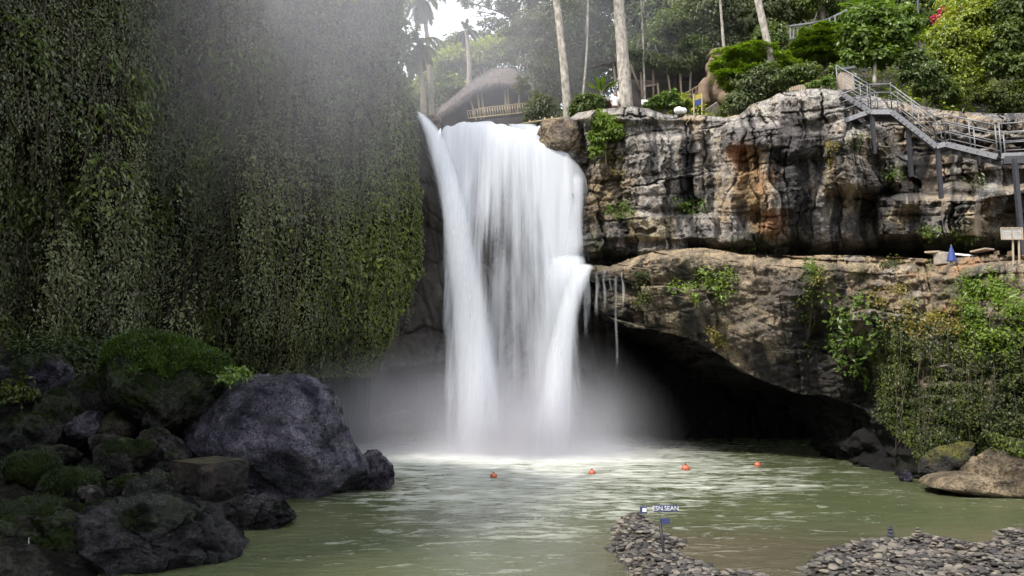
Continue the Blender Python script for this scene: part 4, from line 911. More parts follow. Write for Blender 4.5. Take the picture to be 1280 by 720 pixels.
def gravel():
    nx, ny = 200, 140
    x = np.linspace(.8, 18, nx)[:, None] + np.zeros((1, ny)); y = np.linspace(8, 20, ny)[None, :] + np.zeros((nx, 1))
    z = bar_height(x, y) - .02
    structure(mesh_np('riverbank', np.stack([x, y, np.maximum(z, -.6)], -1), grid_faces(nx, ny), M['silt']))
    V0, F0 = ICO[3]; V5, F5 = ICO[5]; meshes = []
    for k in range(9):
        rg = np.random.default_rng(900 + k); V = V5[::1].copy(); V = ICO[3][0].copy()
        s = np.array([1, rg.uniform(.6, .85), rg.uniform(.26, .4)])
        for _ in range(5):
            n = unit(rg.normal(0, 1, 3)); e = np.maximum(0, V @ n - rg.uniform(.62, .9)); V = V - e[:, None] * n
        V = V * (1 + .10 * fbm(V * 1.5 + k, 3, 910 + k))[:, None] * s * .5
        o = mesh_np('cobble', V, F0, M['cobble']); meshes.append((o.data, V)); bpy.data.objects.remove(o)
    rg = np.random.default_rng(77); cand = []
    n = 60000; xs = rg.uniform(1.0, 12.5, n); ys = rg.uniform(11.6, 18.9, n); zz = bar_height(xs, ys)
    cell = {}
    for x_, y_, z_ in zip(xs, ys, zz):
        if z_ < -.03: continue
        px = 640 + 930 * x_ / y_
        if px > 1300 or px < 730: continue
        s = rg.uniform(.09, .21)
        if rg.random() < .10: s *= 1.5
        ok = True; ci, cj = int(x_ / .25), int(y_ / .25)
        for a in (-1, 0, 1):
            for b in (-1, 0, 1):
                for (qx, qy, qs) in cell.get((ci + a, cj + b), ()):
                    if ((qx - x_) ** 2 + ((qy - y_) * .95) ** 2) < (.36 * (s + qs)) ** 2: ok = False; break
                if not ok: break
            if not ok: break
        if not ok: continue
        cell.setdefault((ci, cj), []).append((x_, y_, s)); cand.append((x_, y_, z_, s))
    cand.sort(key=lambda c: -c[3] / c[1])
    vis = cand[:298]; rest = cand[298:]
    for k, (x_, y_, z_, s) in enumerate(vis):
        o = bpy.data.objects.new('cobble', meshes[k % 9][0]); COL.objects.link(o)
        o.location = (x_, y_, z_ + s * .10); o.scale = (s, s, s); o.rotation_euler = (rg.normal(.12, .22), rg.normal(0, .22), rg.normal(.2, .7))
        if x_ < 4.6:
            tag(o, 'flat grey river cobble in the low heap around the sign post', 'cobble', 'cobbles heaped round the sign post')
        elif y_ < 14.2:
            tag(o, 'pale brown river cobble at the near edge of the broad stony shore', 'cobble', 'cobbles at the near edge of the stony shore')
        else:
            tag(o, 'flat brown river cobble near the water line of the broad stony shore', 'cobble', 'cobbles along the water line of the stony shore')
    Vs, Fs, off = [], [], 0
    for k, (x_, y_, z_, s) in enumerate(rest):
        V = meshes[k % 9][1] * s; m = Matrix.Rotation(rg.normal(.2, .7), 3, 'Z') @ Matrix.Rotation(rg.normal(.12, .22), 3, 'X')
        V = V @ np.array(m).T + np.array([x_, y_, z_ + s * .10]); Vs.append(V); Fs.append(F0 + off); off += len(V)
    ng = 9000; gx_ = rg.uniform(1.2, 12.5, ng); gy_ = rg.uniform(11.6, 18.9, ng); gz_ = bar_height(gx_, gy_); kp = (gz_ > -.1) & (gz_ < .5)
    for x_, y_, z_ in zip(gx_[kp], gy_[kp], gz_[kp]):
        s = rg.uniform(.035, .075); V = meshes[int(x_ * 97) % 9][1][::1] * s + np.array([x_, y_, z_ + s * .1]); Vs.append(V); Fs.append(F0 + off); off += len(V)
    if Vs: tag(mesh_np('cobbles', np.concatenate(Vs), np.concatenate(Fs), M['cobble']), 'smaller river stones filling the gravel bars', 'stones', kind='stuff')
    print('cobbles', len(cand))
    # little stacks of balanced stones
    for (px, py, n, lab) in ((1114, 677, 4, 'stack of four dark balanced stones on the shore edge'), (1148, 672, 3, 'small stack of pale stones topped by a pointed one')):
        Y = water_y(py + 4); p = at(px, py, Y); z = float(bar_height(np.array(p.x), np.array(Y))) + .03
        root = empty('cairn', (p.x, Y, z), lab, 'cairn')
        for k in range(n):
            s = .17 - .03 * k; hgt = .5 * s
            V = meshes[k][1] * s * np.array([1, 1, 1.3]) + np.array([p.x + rg.normal(0, .01), Y, z + .06]); z += hgt * .85
            mesh_np('stone', V, F0, M['slate' if n == 4 else 'cobble'], root)
gravel()

# ------------------------------------------------------------------ sign on the gravel bar
def text_obj(txt, size, mat, loc, rot, parent, name='lettering'):
    cu = bpy.data.curves.new(name, 'FONT'); cu.body = txt; cu.size = size; cu.extrude = .004; cu.align_x = 'CENTER'; cu.align_y = 'CENTER'
    o = bpy.data.objects.new(name, cu); dg = bpy.context.evaluated_depsgraph_get(); COL.objects.link(o); bpy.context.view_layer.update()
    me = bpy.data.meshes.new_from_object(o.evaluated_get(bpy.context.evaluated_depsgraph_get())); bpy.data.objects.remove(o)
    me.materials.clear(); me.materials.append(mat); me.transform(Matrix.LocRotScale(Vector(loc), rot, None))
    return link(name, me, parent)
from mathutils import Euler
def sign():
    Y = 13.3; b = at(833, 711, Y); t = at(825, 652, Y)
    root = empty('warning_sign', tuple(b), 'leaning black post carrying small blue lettered boards on the cobble heap', 'sign')
    mb = MB(); mb.tube([b - Vector((0, 0, .15)), t], .026, 8); mb.build('post', M['black'], root, True)
    mb = MB(); mb.tube([t, at(826, 641, Y)], .007, 6); mb.tube([at(801, 638, Y), at(846, 634, Y)], .006, 6); mb.build('bracket', M['steel'], root, True)
    def board(x0, y0, x1, y1, rot):
        a = at(x0, y1, Y - .02); c = at(x1, y0, Y - .02); m = MB(); m.box((a.x, Y - .04, a.z), (c.x, Y - .015, c.z)); return m.build('board', M['navy'], root)
    o = board(817, 631.5, 847.5, 639.5, 0)
    c = at(832, 635.7, Y - .05); text_obj('ESN.SEAN', .105, M['white'], c, Euler((R(90), 0, 0)), root)
    o = board(800, 633, 808.5, 641.5, 0)
    a = at(803, 639.8, Y - .05); d = at(808, 635.2, Y - .05); m = MB(); m.box((a.x, Y - .055, a.z), (d.x, Y - .042, d.z)); m.build('emblem', M['white'], root)
    o = board(826, 648, 837, 655, 0)
sign()

# ------------------------------------------------------------------ buoys
def buoys():
    for (px, py, s, lab) in ((617, 594, .12, 'dull orange buoy nearest the falls foam'), (740, 590, .13, 'orange buoy floating just right of the falls foam'), (857, 585, .16, 'bright orange buoy in the open river below the cave'), (947, 580, .13, 'dark orange buoy closest to the black cave')):
        Y = water_y(py + 3); p = at(px, py, Y); root = empty('buoy', (p.x, Y, 0), lab, 'buoy', 'orange buoys in the pool')
        mb = MB(); mb.ell((p.x, Y, s * .45), (s, s, s * .85), n=20, m=14); mb.build('float', M['orange'], root, True)
        mb = MB(); mb.tube([(p.x, Y, s * 1.15), (p.x, Y, s * 1.55)], s * .22, 8); mb.build('neck', M['black'], root, True)
buoys()

# ------------------------------------------------------------------ metal staircase
def staircase():
    wv = Vector((.75, .9, 0))
    K = {'f0a': (1041, 156, 31.2), 'f0b': (1086, 140, 30.6), 't': (1047, 114, 31.8), 'b': (1089, 140, 30.4), 'c': (1115, 140, 29.9), 'd': (1171, 183, 28.3), 'e': (1182, 180, 28.1), 'f': (1247, 196, 26.6), 'g': (1252, 195, 26.4), 'h': (1320, 192, 25.4)}
    Pn = {k: at(*v) for k, v in K.items()}
    root = empty('metal_staircase', tuple(at(1173, 245, 27.2)), 'grey steel staircase with railings climbing the right cliff', 'staircase')
    rail_h = 1.12
    flights = [('t', 'b', True), ('b', 'c', False), ('c', 'd', True), ('d', 'e', False), ('e', 'f', True), ('g', 'h', False), ('f0a', 'f0b', True)]
    for a, b, steps in flights:
        p, q = Pn[a], Pn[b]; L = (q - p).length
        ms = MB()
        for off in (Vector((0, 0, 0)), wv): ms.bar(p + off, q + off, .06, .2)
        ms.build('stringer', M['steel'], root)
        if steps:
            n = max(3, int(abs(q.z - p.z) / .17)); mt = MB()
            for k in range(n):
                t = (k + .5) / n; c = p.lerp(q, t) + Vector((0, 0, .06)); mt.bar(c, c + wv, .3, .035)
            mt.build('treads', M['steel_dark'], root)
        else:
            mt = MB(); c = [p, q, q + wv, p + wv]; up = Vector((0, 0, .1))
            V = [tuple(x + up) for x in c] + [tuple(x + up * .4) for x in c]
            mt.add(V, [(0,1,2,3),(7,6,5,4),(0,4,5,1),(1,5,6,2),(2,6,7,3),(3,7,4,0)]); mt.build('landing', M['steel_dark'], root)
        for off in (Vector((0, 0, .1)), wv + Vector((0, 0, .1))):
            mr = MB()
            for h in (rail_h, rail_h * .68, rail_h * .36):
                mr.tube([p + off + Vector((0, 0, h)), q + off + Vector((0, 0, h))], .026 if h == rail_h else .017, 6)
            k = max(1, round(L / 1.3))
            for i in range(k + 1):
                c = p.lerp(q, i / k) + off; mr.tube([c, c + Vector((0, 0, rail_h))], .024, 6)
            mr.build('railing', M['steel'], root, True)
    for (px, py, Y, pb) in ((1090, 143, 30.5, 184), (1135, 160, 29.6, 212), (1172, 186, 28.4, 256), (1268, 199, 25.9, 336)):
        a = at(px, py, Y); b = at(px, pb, Y); b.x = a.x; mp = MB(); mp.bar(b - Vector((0, 0, .3)), a, .14, .14); mp.build('post', M['steel_dark'], root)
    a = at(1256, 201, 26.2); mp = MB(); mp.bar(a, at(1320, 199, 25.2), .3, .28); mp.build('beam', M['steel_dark'], root)
staircase()

# ------------------------------------------------------------------ things on the ledge
def ledge_things():
    zt = lambda p: p
    # white notice board on two legs
    Y = 23.3; a, b = at(1252, 299, Y), at(1277, 285, Y)
    root = empty('notice_board', tuple(at(1265, 325, Y)), 'white two panel notice board on thin legs beside the stair post', 'notice board')
    m = MB(); m.box((a.x, Y, a.z), (b.x, Y + .03, b.z)); m.build('panel', M['board'], root)
    m = MB(); xm = (a.x + b.x) / 2
    for x in (a.x, xm, b.x): m.box((x - .02, Y - .02, a.z - .02), (x + .02, Y - .004, b.z + .02))
    for z in (a.z, b.z): m.box((a.x, Y - .018, z - .02), (b.x, Y - .005, z + .02))
    m.build('frame', M['wood_pale'], root)
    m = MB()
    for i in range(2):
        for k in range(4):
            x0 = (a.x if i == 0 else xm) + .08; z = b.z - .08 - k * .065; m.box((x0, Y - .004, z - .008), (x0 + .16 + .03 * ((k * 7) % 3), Y - .001, z + .008))
    m.build('print', M['grey_stone'], root)
    m = MB()
    for px in (1266, 1273.5): m.tube([at(px, 299, Y + .05), at(px + .8, 330, Y + .05)], .03, 6)
    m.build('leg', M['wood_pale'], root)
    # folded blue parasol
    Y = 25.0; b = at(1190, 328, Y); t = at(1189, 308, Y); root = empty('folded_parasol', tuple(b), 'small folded blue parasol standing on the ledge', 'parasol')
    n = 14; V = []; lv = np.linspace(0, 1, 9)
    for i in range(n):
        for s in lv:
            r = (.02 + .11 * (1 - s) ** .9) * (1 + .3 * math.cos(i * math.pi)); p = b.lerp(t, .08 + .92 * s); a = 2 * math.pi * i / n
            V.append((p.x + r * math.cos(a), p.y + r * math.sin(a), p.z))
    mesh_np('canopy', V, grid_faces(n, 9, True), M['blue'], root)
    m = MB(); m.tube([b - Vector((0, 0, .1)), t + Vector((0, 0, .06))], .016, 6); m.build('pole', M['steel'], root)
    # stone plinth and planks by it
    Y = 25.4; a, b2 = at(1175, 330, Y), at(1187, 315, Y); m = MB(); m.box((a.x, Y, a.z), (b2.x, Y + .4, b2.z))
    o = m.build('stone_plinth', M['grey_stone']); tag(o, 'pale stone plinth left of the folded blue parasol', 'plinth'); bev(o, .03)
    Y = 25.2; root = empty('bench', tuple(at(1225, 322, Y)), 'low grey green bench of planks right of the parasol', 'bench')
    m = MB(); m.bar(at(1218, 315, Y), at(1237, 311, Y - .5), .45, .05); m.build('seat', M['wood_pale'], root)
    for px in (1219, 1235):
        m = MB(); m.box((at(px, 0, Y).x - .03, Y - .1, at(px, 322, Y).z), (at(px, 0, Y).x + .03, Y + .1, at(px, 314, Y).z)); m.build('leg', M['wood'], root)
    m = MB(); m.bar(at(1160, 316, 26), at(1178, 315, 25.6), .5, .06); tag(m.build('plank', M['wood_pale']), 'loose pale plank left of the stone plinth', 'plank')
    m = MB(); m.bar(at(1196, 318, 25.6), at(1216, 320, 25.2), .4, .06); tag(m.build('plank', M['white']), 'pale board lying between parasol and bench', 'plank')
def bev(o, w):
    md = o.modifiers.new('bevel', 'BEVEL'); md.width = w; md.segments = 2
ledge_things()

# ------------------------------------------------------------------ plateau: pavilion, statue, people, signs
def pavilion():
    Y = 56.0; root = empty('bamboo_pavilion', tuple(at(610, 155, Y)), 'open bamboo pavilion with a swooping thatched roof above the falls', 'pavilion')
    s = np.linspace(0, 1, 50)
    ridge = np.stack([spl(s, [0, .2, .4, .6, .75, .9, 1], [551, 570, 589, 608, 626, 645, 664]), spl(s, [0, .2, .4, .6, .75, .9, 1], [140, 123, 107, 93, 86, 88, 104])], -1)
    eave = np.stack([spl(s, [0, .2, .4, .6, .75, .9, 1], [551, 572, 590, 610, 628, 648, 668]), spl(s, [0, .2, .4, .6, .75, .9, 1], [141, 128, 114, 106, 103, 107, 115])], -1)
    Rg = atn(ridge[:, 0], ridge[:, 1], Y + 2.2); Ev = atn(eave[:, 0], eave[:, 1], Y - 1.2); Bk = Rg + (Rg - Ev) * np.array([.9, 1, 1]) * np.array([1, 1, 1.0]); Bk[:, 2] = Ev[:, 2] + .5
    rows = []
    for t in np.linspace(0, 1, 14): p = Ev + (Rg - Ev) * t; p[:, 2] += .25 * math.sin(t * math.pi); rows.append(p)
    for t in np.linspace(0, 1, 14)[1:]: p = Rg + (Bk - Rg) * t; p[:, 2] += .25 * math.sin(t * math.pi); rows.append(p)
    top = np.array(rows); top[..., 2] += .05 * fbm(top * 2.5, 3, 1001); botm = top[::-1].copy() - np.array([0, 0, .28])
    G = np.concatenate([top, botm, top[:1]], 0)
    mesh_np('roof', G, grid_faces(G.shape[0], 50), M['thatch'], root)
    q = np.repeat(np.arange(50), 26); rg = np.random.default_rng(3); Pf = Ev[q] + rg.normal(0, .1, (len(q), 3)) * np.array([1.5, .6, .5])
    V, Fc = leaf_geo(Pf, .35 + .2 * rg.random(len(q)), np.array([0, -1, .3]) + 0 * Pf, np.array([0, -.25, -1.]) + 0 * Pf, .2, .12, r=rg); mesh_np('eave_fringe', V, Fc, M['thatch'], root, smooth=False)
    G2 = top.reshape(-1, 3); q = rg.integers(0, len(G2), 5000); V, Fc = leaf_geo(G2[q] + rg.normal(0, .09, (5000, 3)), .3 + .3 * rg.random(5000), np.array([0, -.6, 1.]) + 0 * G2[q], np.array([-.3, -.6, -.5]) + 0 * G2[q], .25, .1, r=rg); mesh_np('thatch_straw', V, Fc, M['thatch'], root, smooth=False)
    # dark woven back wall and floor
    a = [at(556, 139, Y + 1.6), at(585, 116, Y + 1.6), at(625, 104, Y + 1.6), at(664, 112, Y + 1.6), at(664, 150, Y + 1.6), at(556, 152, Y + 1.6)]
    m = MB(); bk = [p + Vector((0, .2, 0)) for p in a]; m.add([p[:] for p in a + bk], [tuple(range(6)), tuple(range(11, 5, -1))] + [(i, i + 6, (i + 1) % 6 + 6, (i + 1) % 6) for i in range(6)])
    m.build('back_wall', M['thatch_dark'], root)
    m = MB(); p = [at(552, 142, Y - .6), at(582, 124, Y - .4), at(586, 150, Y - .4), at(556, 158, Y - .6)]; bk = [q + Vector((0, .25, 0)) for q in p]
    m.add([q[:] for q in p + bk], [(0, 1, 2, 3), (7, 6, 5, 4)] + [(i, i + 4, (i + 1) % 4 + 4, (i + 1) % 4) for i in range(4)]); m.build('side_wall', M['thatch_dark'], root)
    m = MB(); fl = [at(586, 150, Y + .9), at(668, 141, Y + .9)]; m.bar(fl[0], fl[1], 3.4, .2); m.bar(at(570, 160, Y - .6), at(668, 153, Y - .6), .3, .95); m.build('deck', M['thatch_dark'], root)
    for (x0, y0, x1, y1) in ((586, 125, 595, 147), (596, 118, 601, 146), (602, 122, 605, 145), (630, 110, 633, 141), (634, 112, 636, 140), (651, 110, 647, 139), (660, 114, 664, 138)):
        m = MB(); m.tube([at(x1, y1 + 3, Y - .95), at(x0, y0 - 6, Y - .7)], .085, 8); m.build('post', M['bamboo'], root, True)
    m = MB(); m.tube([at(583, 139, Y - 1.05), at(612, 134, Y - 1.05), at(664, 128, Y - 1.05)], .05, 6); m.tube([at(586, 148, Y - 1.05), at(664, 139.5, Y - 1.05)], .05, 6)
    for k in range(26):
        t = k / 25; x = 584 + 78 * t; m.tube([at(x + 1.5, 148 - 9 * t, Y - 1.05), at(x, 139 - 10.5 * t, Y - 1.05)], .035, 5)
    m.build('railing', M['bamboo'], root, True)
pavilion()
def remesh(o, s):
    md = o.modifiers.new('remesh', 'REMESH'); md.mode = 'VOXEL'; md.voxel_size = s; md.use_smooth_shade = True
    sm = o.modifiers.new('smooth', 'SMOOTH'); sm.iterations = 3; sm.factor = .5
def statue():
    Y = 42.5; k = Y / F; root = empty('stone_statue', tuple(at(888, 140, Y)), 'huge brown stone figure with a crowned head half hidden by the flat topped tree', 'statue')
    h = at(897, 84, Y); m = MB()
    m.ell(h, (.62, .68, .85)); m.ell(h + Vector((-.12, -.1, -.45)), (.48, .52, .5)); m.ell(h + Vector((-.18, -.62, -.08)), (.11, .2, .2)); m.ell(h + Vector((-.17, -.58, -.52)), (.2, .12, .07)); m.ell(h + Vector((-.17, -.56, -.64)), (.17, .12, .06))
    for sx in (-.42, .1): m.ell(h + Vector((sx, -.5, .22)), (.2, .14, .06)); m.ell(h + Vector((sx, -.52, .08)), (.13, .1, .06))
    m.ell(h + Vector((.05, 0, .72)), (.66, .66, .22)); m.ell(h + Vector((.05, 0, .92)), (.52, .52, .22))
    m.ell(h + Vector((.66, .05, -.05)), (.1, .2, .34)); m.ell(h + Vector((-.62, .05, -.05)), (.1, .2, .34))
    m.tube([h + Vector((.1, .1, -.6)), h + Vector((.25, .2, -1.2))], [.6, .75], 12)
    m.ell(at(902, 116, Y + .3), (.95, .7, .9))
    m.tube([at(884, 101, Y), at(880, 108, Y - .1), at(879, 118, Y - .2), at(880, 127, Y - .3), at(884, 131, Y - .4)], [.3, .36, .34, .36, .25], 12)
    m.tube([at(908, 101, Y), at(912, 116, Y - .3), at(908, 130, Y - .5)], [.3, .36, .3], 12)
    m.tube([at(884, 100, Y), at(906, 100, Y + .1)], [.36, .42], 12); m.ell(at(905, 124, Y - .3), (.35, .35, .4))
    o = m.build('body', M['statue'], root, True); remesh(o, .05)
    # plinth and lower boards
    a, b = at(882, 147, Y - .9), at(898, 127, Y - .9); m = MB(); m.bar(at(884, 143, Y - .9), at(899, 133, Y - .9), .12, .6, (0, -.3, 1)); m.build('plinth', M['grey_stone'], root)
statue()
def person(px, py_feet, Y, hgt, label, shirt, turn=0):
    b = at(px, py_feet, Y); s = hgt / 1.72; root = empty('person', tuple(b), label, 'person')
    Q = lambda x, y, z: b + Matrix.Rotation(turn, 3, 'Z') @ Vector((x * s, y * s, z * s))
    m = MB()
    m.tube([Q(-.09, 0, 0), Q(-.09, .02, .45), Q(-.08, 0, .88)], [.045 * s, .055 * s, .08 * s], 10); m.tube([Q(.09, .05, 0), Q(.09, -.01, .45), Q(.08, 0, .88)], [.045 * s, .055 * s, .08 * s], 10)
    m.ell(Q(-.09, -.06, .03), (.045 * s, .12 * s, .035 * s)); m.ell(Q(.09, -.02, .03), (.045 * s, .12 * s, .035 * s))
    m.tube([Q(0, 0, .82), Q(0, 0, 1.0), Q(0, .01, 1.25), Q(0, .01, 1.42)], [.15 * s, .13 * s, .16 * s, .13 * s], 12); m.tube([Q(-.17, 0, 1.4), Q(.17, 0, 1.4)], [.06 * s, .06 * s], 10)
    for sx in (-1, 1): m.tube([Q(.19 * sx, 0, 1.4), Q(.23 * sx, .03, 1.12), Q(.2 * sx, -.08, .88)], [.05 * s, .042 * s, .033 * s], 8); m.ell(Q(.2 * sx, -.1, .82), (.03 * s, .035 * s, .06 * s))
    m.tube([Q(0, 0, 1.4), Q(0, -.01, 1.52)], [.055 * s, .05 * s], 10); m.ell(Q(0, -.01, 1.6), (.075 * s, .095 * s, .12 * s)); m.ell(Q(0, -.11, 1.585), (.014 * s, .025 * s, .022 * s))
    o = m.build('body', M['skin'], root, True); remesh(o, .02)
    m = MB(); m.tube([Q(0, 0, .86), Q(0, 0, 1.0), Q(0, .01, 1.25), Q(0, .01, 1.44)], [.165 * s, .155 * s, .178 * s, .14 * s], 14)
    for sx in (-1, 1): m.tube([Q(.14 * sx, 0, 1.41), Q(.21 * sx, 0, 1.38), Q(.23 * sx, .02, 1.2)], [.07 * s, .07 * s, .06 * s], 10)
    remesh(m.build('shirt', shirt, root, True), .02)
    m = MB(); m.tube([Q(-.09, .01, .4), Q(-.085, .0, .9)], [.085 * s, .105 * s], 10); m.tube([Q(.09, .0, .4), Q(.085, .0, .9)], [.085 * s, .105 * s], 10); remesh(m.build('shorts', M['cloth_dark'], root, True), .02)
    m = MB(); m.ell(Q(0, .015, 1.635), (.085 * s, .1 * s, .105 * s)); m.build('hair', M['hair'], root, True)
person(769, 151, 41.0, 1.7, 'person in a white shirt standing at the cliff edge by the thick trunk', M['cloth_white'], .3)
person(713, 178, 41.5, 1.65, 'person in pale clothes behind the rock beside the thin leaning trunk', M['cloth_white'], -.4)
def plateau_things():
    # thatched parasol
    Y = 42.0; root = empty('thatched_parasol', tuple(at(755, 150, Y)), 'low round thatched parasol left of the standing person', 'parasol')
    n = 20; V = []
    for i in range(n):
        for j, (r, z) in enumerate(((0, .42), (.3, .34), (.62, .14), (.98, -.12), (.96, -.2), (.6, .0), (0, .2))):
            c = at(755, 130, Y); a = 2 * math.pi * i / n; V.append((c.x + r * math.cos(a), c.y + r * math.sin(a), c.z + z))
    mesh_np('canopy', V, grid_faces(n, 7, True), M['thatch'], root)
    m = MB(); m.tube([at(755, 158, Y), at(755, 124, Y)], .05, 8); m.build('pole', M['wood'], root)
    # dark bamboo frame structure behind thick trunk
    Y = 47.; root = empty('timber_hut', tuple(at(830, 130, Y)), 'dark open timber hut with leaning poles behind the thick trunk', 'hut')
    m = MB()
    for (x0, y0, x1, y1) in ((788, 80, 800, 112), (816, 72, 817, 124), (804, 108, 822, 106), (796, 76, 812, 70), (822, 104, 824, 130), (801, 90, 803, 128), (834, 88, 840, 130), (850, 92, 852, 126), (766, 76, 772, 130)):
        m.tube([at(x1, y1, Y + random.uniform(-.4, .4)), at(x0, y0, Y)], .075, 6)
    m.build('poles', M['wood_pale'], root, True)
    m = MB(); m.bar(at(745, 84, Y - .6), at(775, 73, Y + 1.5), 1.6, .12); m.bar(at(790, 88, Y + 1.5), at(900, 92, Y + 1.5), 2.6, .15); m.build('roof', M['thatch_dark'], root)
    m = MB(); m.box((at(778, 0, Y + 3).x, Y + 3, at(0, 150, Y).z), (at(905, 0, Y + 3).x, Y + 3.2, at(0, 80, Y + 3).z)); m.build('back_wall', M['thatch_dark'], root)
    # wooden stair rail by the statue
    Y = 43.5; root = empty('wooden_stair', tuple(at(860, 132, Y)), 'short brown wooden stair with a railing left of the statue', 'stair')
    m = MB()
    for dy in (0, 7, 14): m.tube([at(857, 117 + dy, Y), at(879, 104 + dy, Y + .4)], .055, 6)
    for k in range(6): t = k / 5; m.tube([at(857 + 22 * t, 117 - 13 * t, Y), at(857 + 22 * t, 133 - 13 * t, Y)], .04, 5)
    m.build('railing', M['wood'], root)
    m = MB()
    for k in range(7): t = k / 6; p = at(857 + 22 * t, 134 - 14 * t, Y + .3); m.box((p.x - .2, Y + .1, p.z - .04), (p.x + .2, Y + 1.2, p.z + .04))
    m.build('tread', M['wood'], root)
    # yellow and blue sign
    Y = 41.4; root = empty('colour_sign', tuple(at(872, 146, Y)), 'tilted yellow and blue painted sign left of the statue arm', 'sign')
    for (nm, mt, ya, yb) in (('yellow_panel', 'yellow', 117.5, 124), ('blue_panel', 'blue', 124, 131)):
        m = MB(); a, b, c, d = at(868, yb + 2, Y), at(877, yb - 1.5, Y), at(877, ya - 1.5, Y), at(868, ya + 2, Y); bk = [p + Vector((0, .05, 0)) for p in (a, b, c, d)]
        m.add([p[:] for p in [a, b, c, d] + bk], [(0, 1, 2, 3), (7, 6, 5, 4)] + [(i, i + 4, (i + 1) % 4 + 4, (i + 1) % 4) for i in range(4)]); m.build(nm, M[mt], root)
    m = MB()
    for px in (867.5, 877.5): m.tube([at(px, 146, Y), at(px, 118, Y)], .05, 6)
    m.build('post', M['bamboo'], root)
    # small white board and white tub on the rock edge
    Y = 40.5; m = MB(); a, b = at(802, 130.5, Y), at(810, 124.5, Y); m.box((a.x, Y, a.z), (b.x, Y + .04, b.z)); root = empty('small_sign', tuple(at(806, 140, Y)), 'small white sign among ferns right of the thick trunk', 'sign'); m.build('panel', M['white'], root)
    m = MB(); m.tube([at(806, 142, Y + .07), at(806, 126, Y + .07)], .03, 6); m.build('post', M['wood'], root)
    Y = 37.4; root = empty('white_sack', tuple(at(850, 141, Y)), 'lumpy white sack lying on the cliff edge', 'sack'); m = MB()
    m.ell(at(848, 138, Y), (.24, .2, .19)); m.ell(at(854, 138.5, Y), (.2, .2, .16)); m.ell(at(849, 135.5, Y), (.12, .12, .1)); o = m.build('sack_body', M['white'], root, True); remesh(o, .04)
    # blue sign on the rock
    Y = 32.0; root = empty('blue_sign', tuple(at(1032, 131, Y)), 'small pale blue sign with a white disc hanging on the rock', 'sign')
    m = MB(); a, b, c, d = at(1025.5, 132, Y), at(1041, 130, Y), at(1040.5, 119.5, Y), at(1024.5, 122, Y); bk = [p + Vector((0, .05, 0)) for p in (a, b, c, d)]
    m.add([p[:] for p in [a, b, c, d] + bk], [(0, 1, 2, 3), (7, 6, 5, 4)] + [(i, i + 4, (i + 1) % 4 + 4, (i + 1) % 4) for i in range(4)]); m.build('panel', M['skyblue'], root)
    m = MB(); c = at(1030, 125, Y - .01); m.ell(c, (.11, .012, .11)); m.build('emblem', M['white'], root, True)
    m = MB(); m.tube([at(1024.5, 122, Y + .03), at(1026, 112, Y + .2)], .012, 5); m.tube([at(1040, 119.5, Y + .03), at(1028, 111, Y + .2)], .012, 5); m.build('hanger', M['steel'], root)
    # wooden board fence, box, balcony rail, lamp post
    Y = 34.5; root = empty('board_fence', tuple(at(1010, 112, Y)), 'short fence of upright pale boards behind the clifftop rocks', 'fence'); m = MB()
    for k in range(14): t = k / 13; x = 988 + 38 * t; p = at(x, 118 - 6 * t, Y); q = at(x, 110 - 10 * t - random.uniform(0, 1), Y); m.box((p.x - .045, Y, p.z - .2), (p.x + .045, Y + .03, q.z))
    m.build('boards', M['wood_pale'], root)
    m = MB(); m.bar(at(987, 113, Y + .06), at(1027, 104, Y + .06), .05, .08); m.build('rail', M['wood'], root)
    Y = 33.6; a, b = at(1053, 99, Y), at(1067, 86, Y); root = empty('equipment_box', tuple(a), 'dark green box with a pitched lid at the stair top', 'box')
    m = MB(); m.box((a.x, Y, a.z - .5), (b.x, Y + .6, b.z - .1)); m.build('body', M['wood_pale'], root)
    m = MB(); m.bar(at(1060, 87, Y - .15), at(1060, 84, Y + .9), .62, .06); m.build('lid', M['steel_dark'], root)
    Y = 41.5; root = empty('balcony_railing', tuple(at(1005, 50, Y)), 'weathered grey wooden balcony railing high in the trees', 'railing')
    m = MB(); m.tube([at(987, 33, Y), at(1015, 29, Y), at(1040, 22, Y + 1), at(1064, 10, Y + 2)], .07, 6); m.tube([at(988, 49, Y), at(1013, 46, Y)], .06, 6)
    for x, y0, y1 in ((988, 33, 50), (992, 34, 48), (997, 34, 47), (1002, 33, 48), (1007, 33, 47), (1012, 31, 46), (1014, 29, 46), (1037, 23, 34), (1044, 20, 30), (1057, 14, 26)): m.tube([at(x, y1, Y + .1), at(x, y0, Y + .05)], .055, 6)
    m.build('posts', M['steel'], root)
    Y = 41.; root = empty('lamp_post', tuple(at(1149, 34, Y)), 'thin dark grey lamp post above the pink flowers', 'lamp post'); m = MB(); m.tube([at(1150, 60, Y), at(1146.5, -14, Y)], .06, 8); m.build('pole', M['steel_dark'], root, True)
    m = MB(); m.ell(at(1143, -14, Y), (.3, .18, .1)); m.build('lamp_head', M['steel'], root, True)
    # low bamboo rail between pavilion and rocks
    Y = 44.; root = empty('bamboo_rail', tuple(at(670, 160, Y)), 'low bamboo rail along the river above the lip', 'rail'); m = MB()
    m.tube([at(630, 160, Y), at(662, 153, Y), at(704, 147, Y)], .06, 6)
    for x, y in ((640, 158), (662, 153), (681, 150), (690, 149)): m.tube([at(x, y + 12, Y + .05), at(x, y - 3, Y + .05)], .06, 6)
    m.build('poles', M['bamboo'], root, True)
plateau_things()

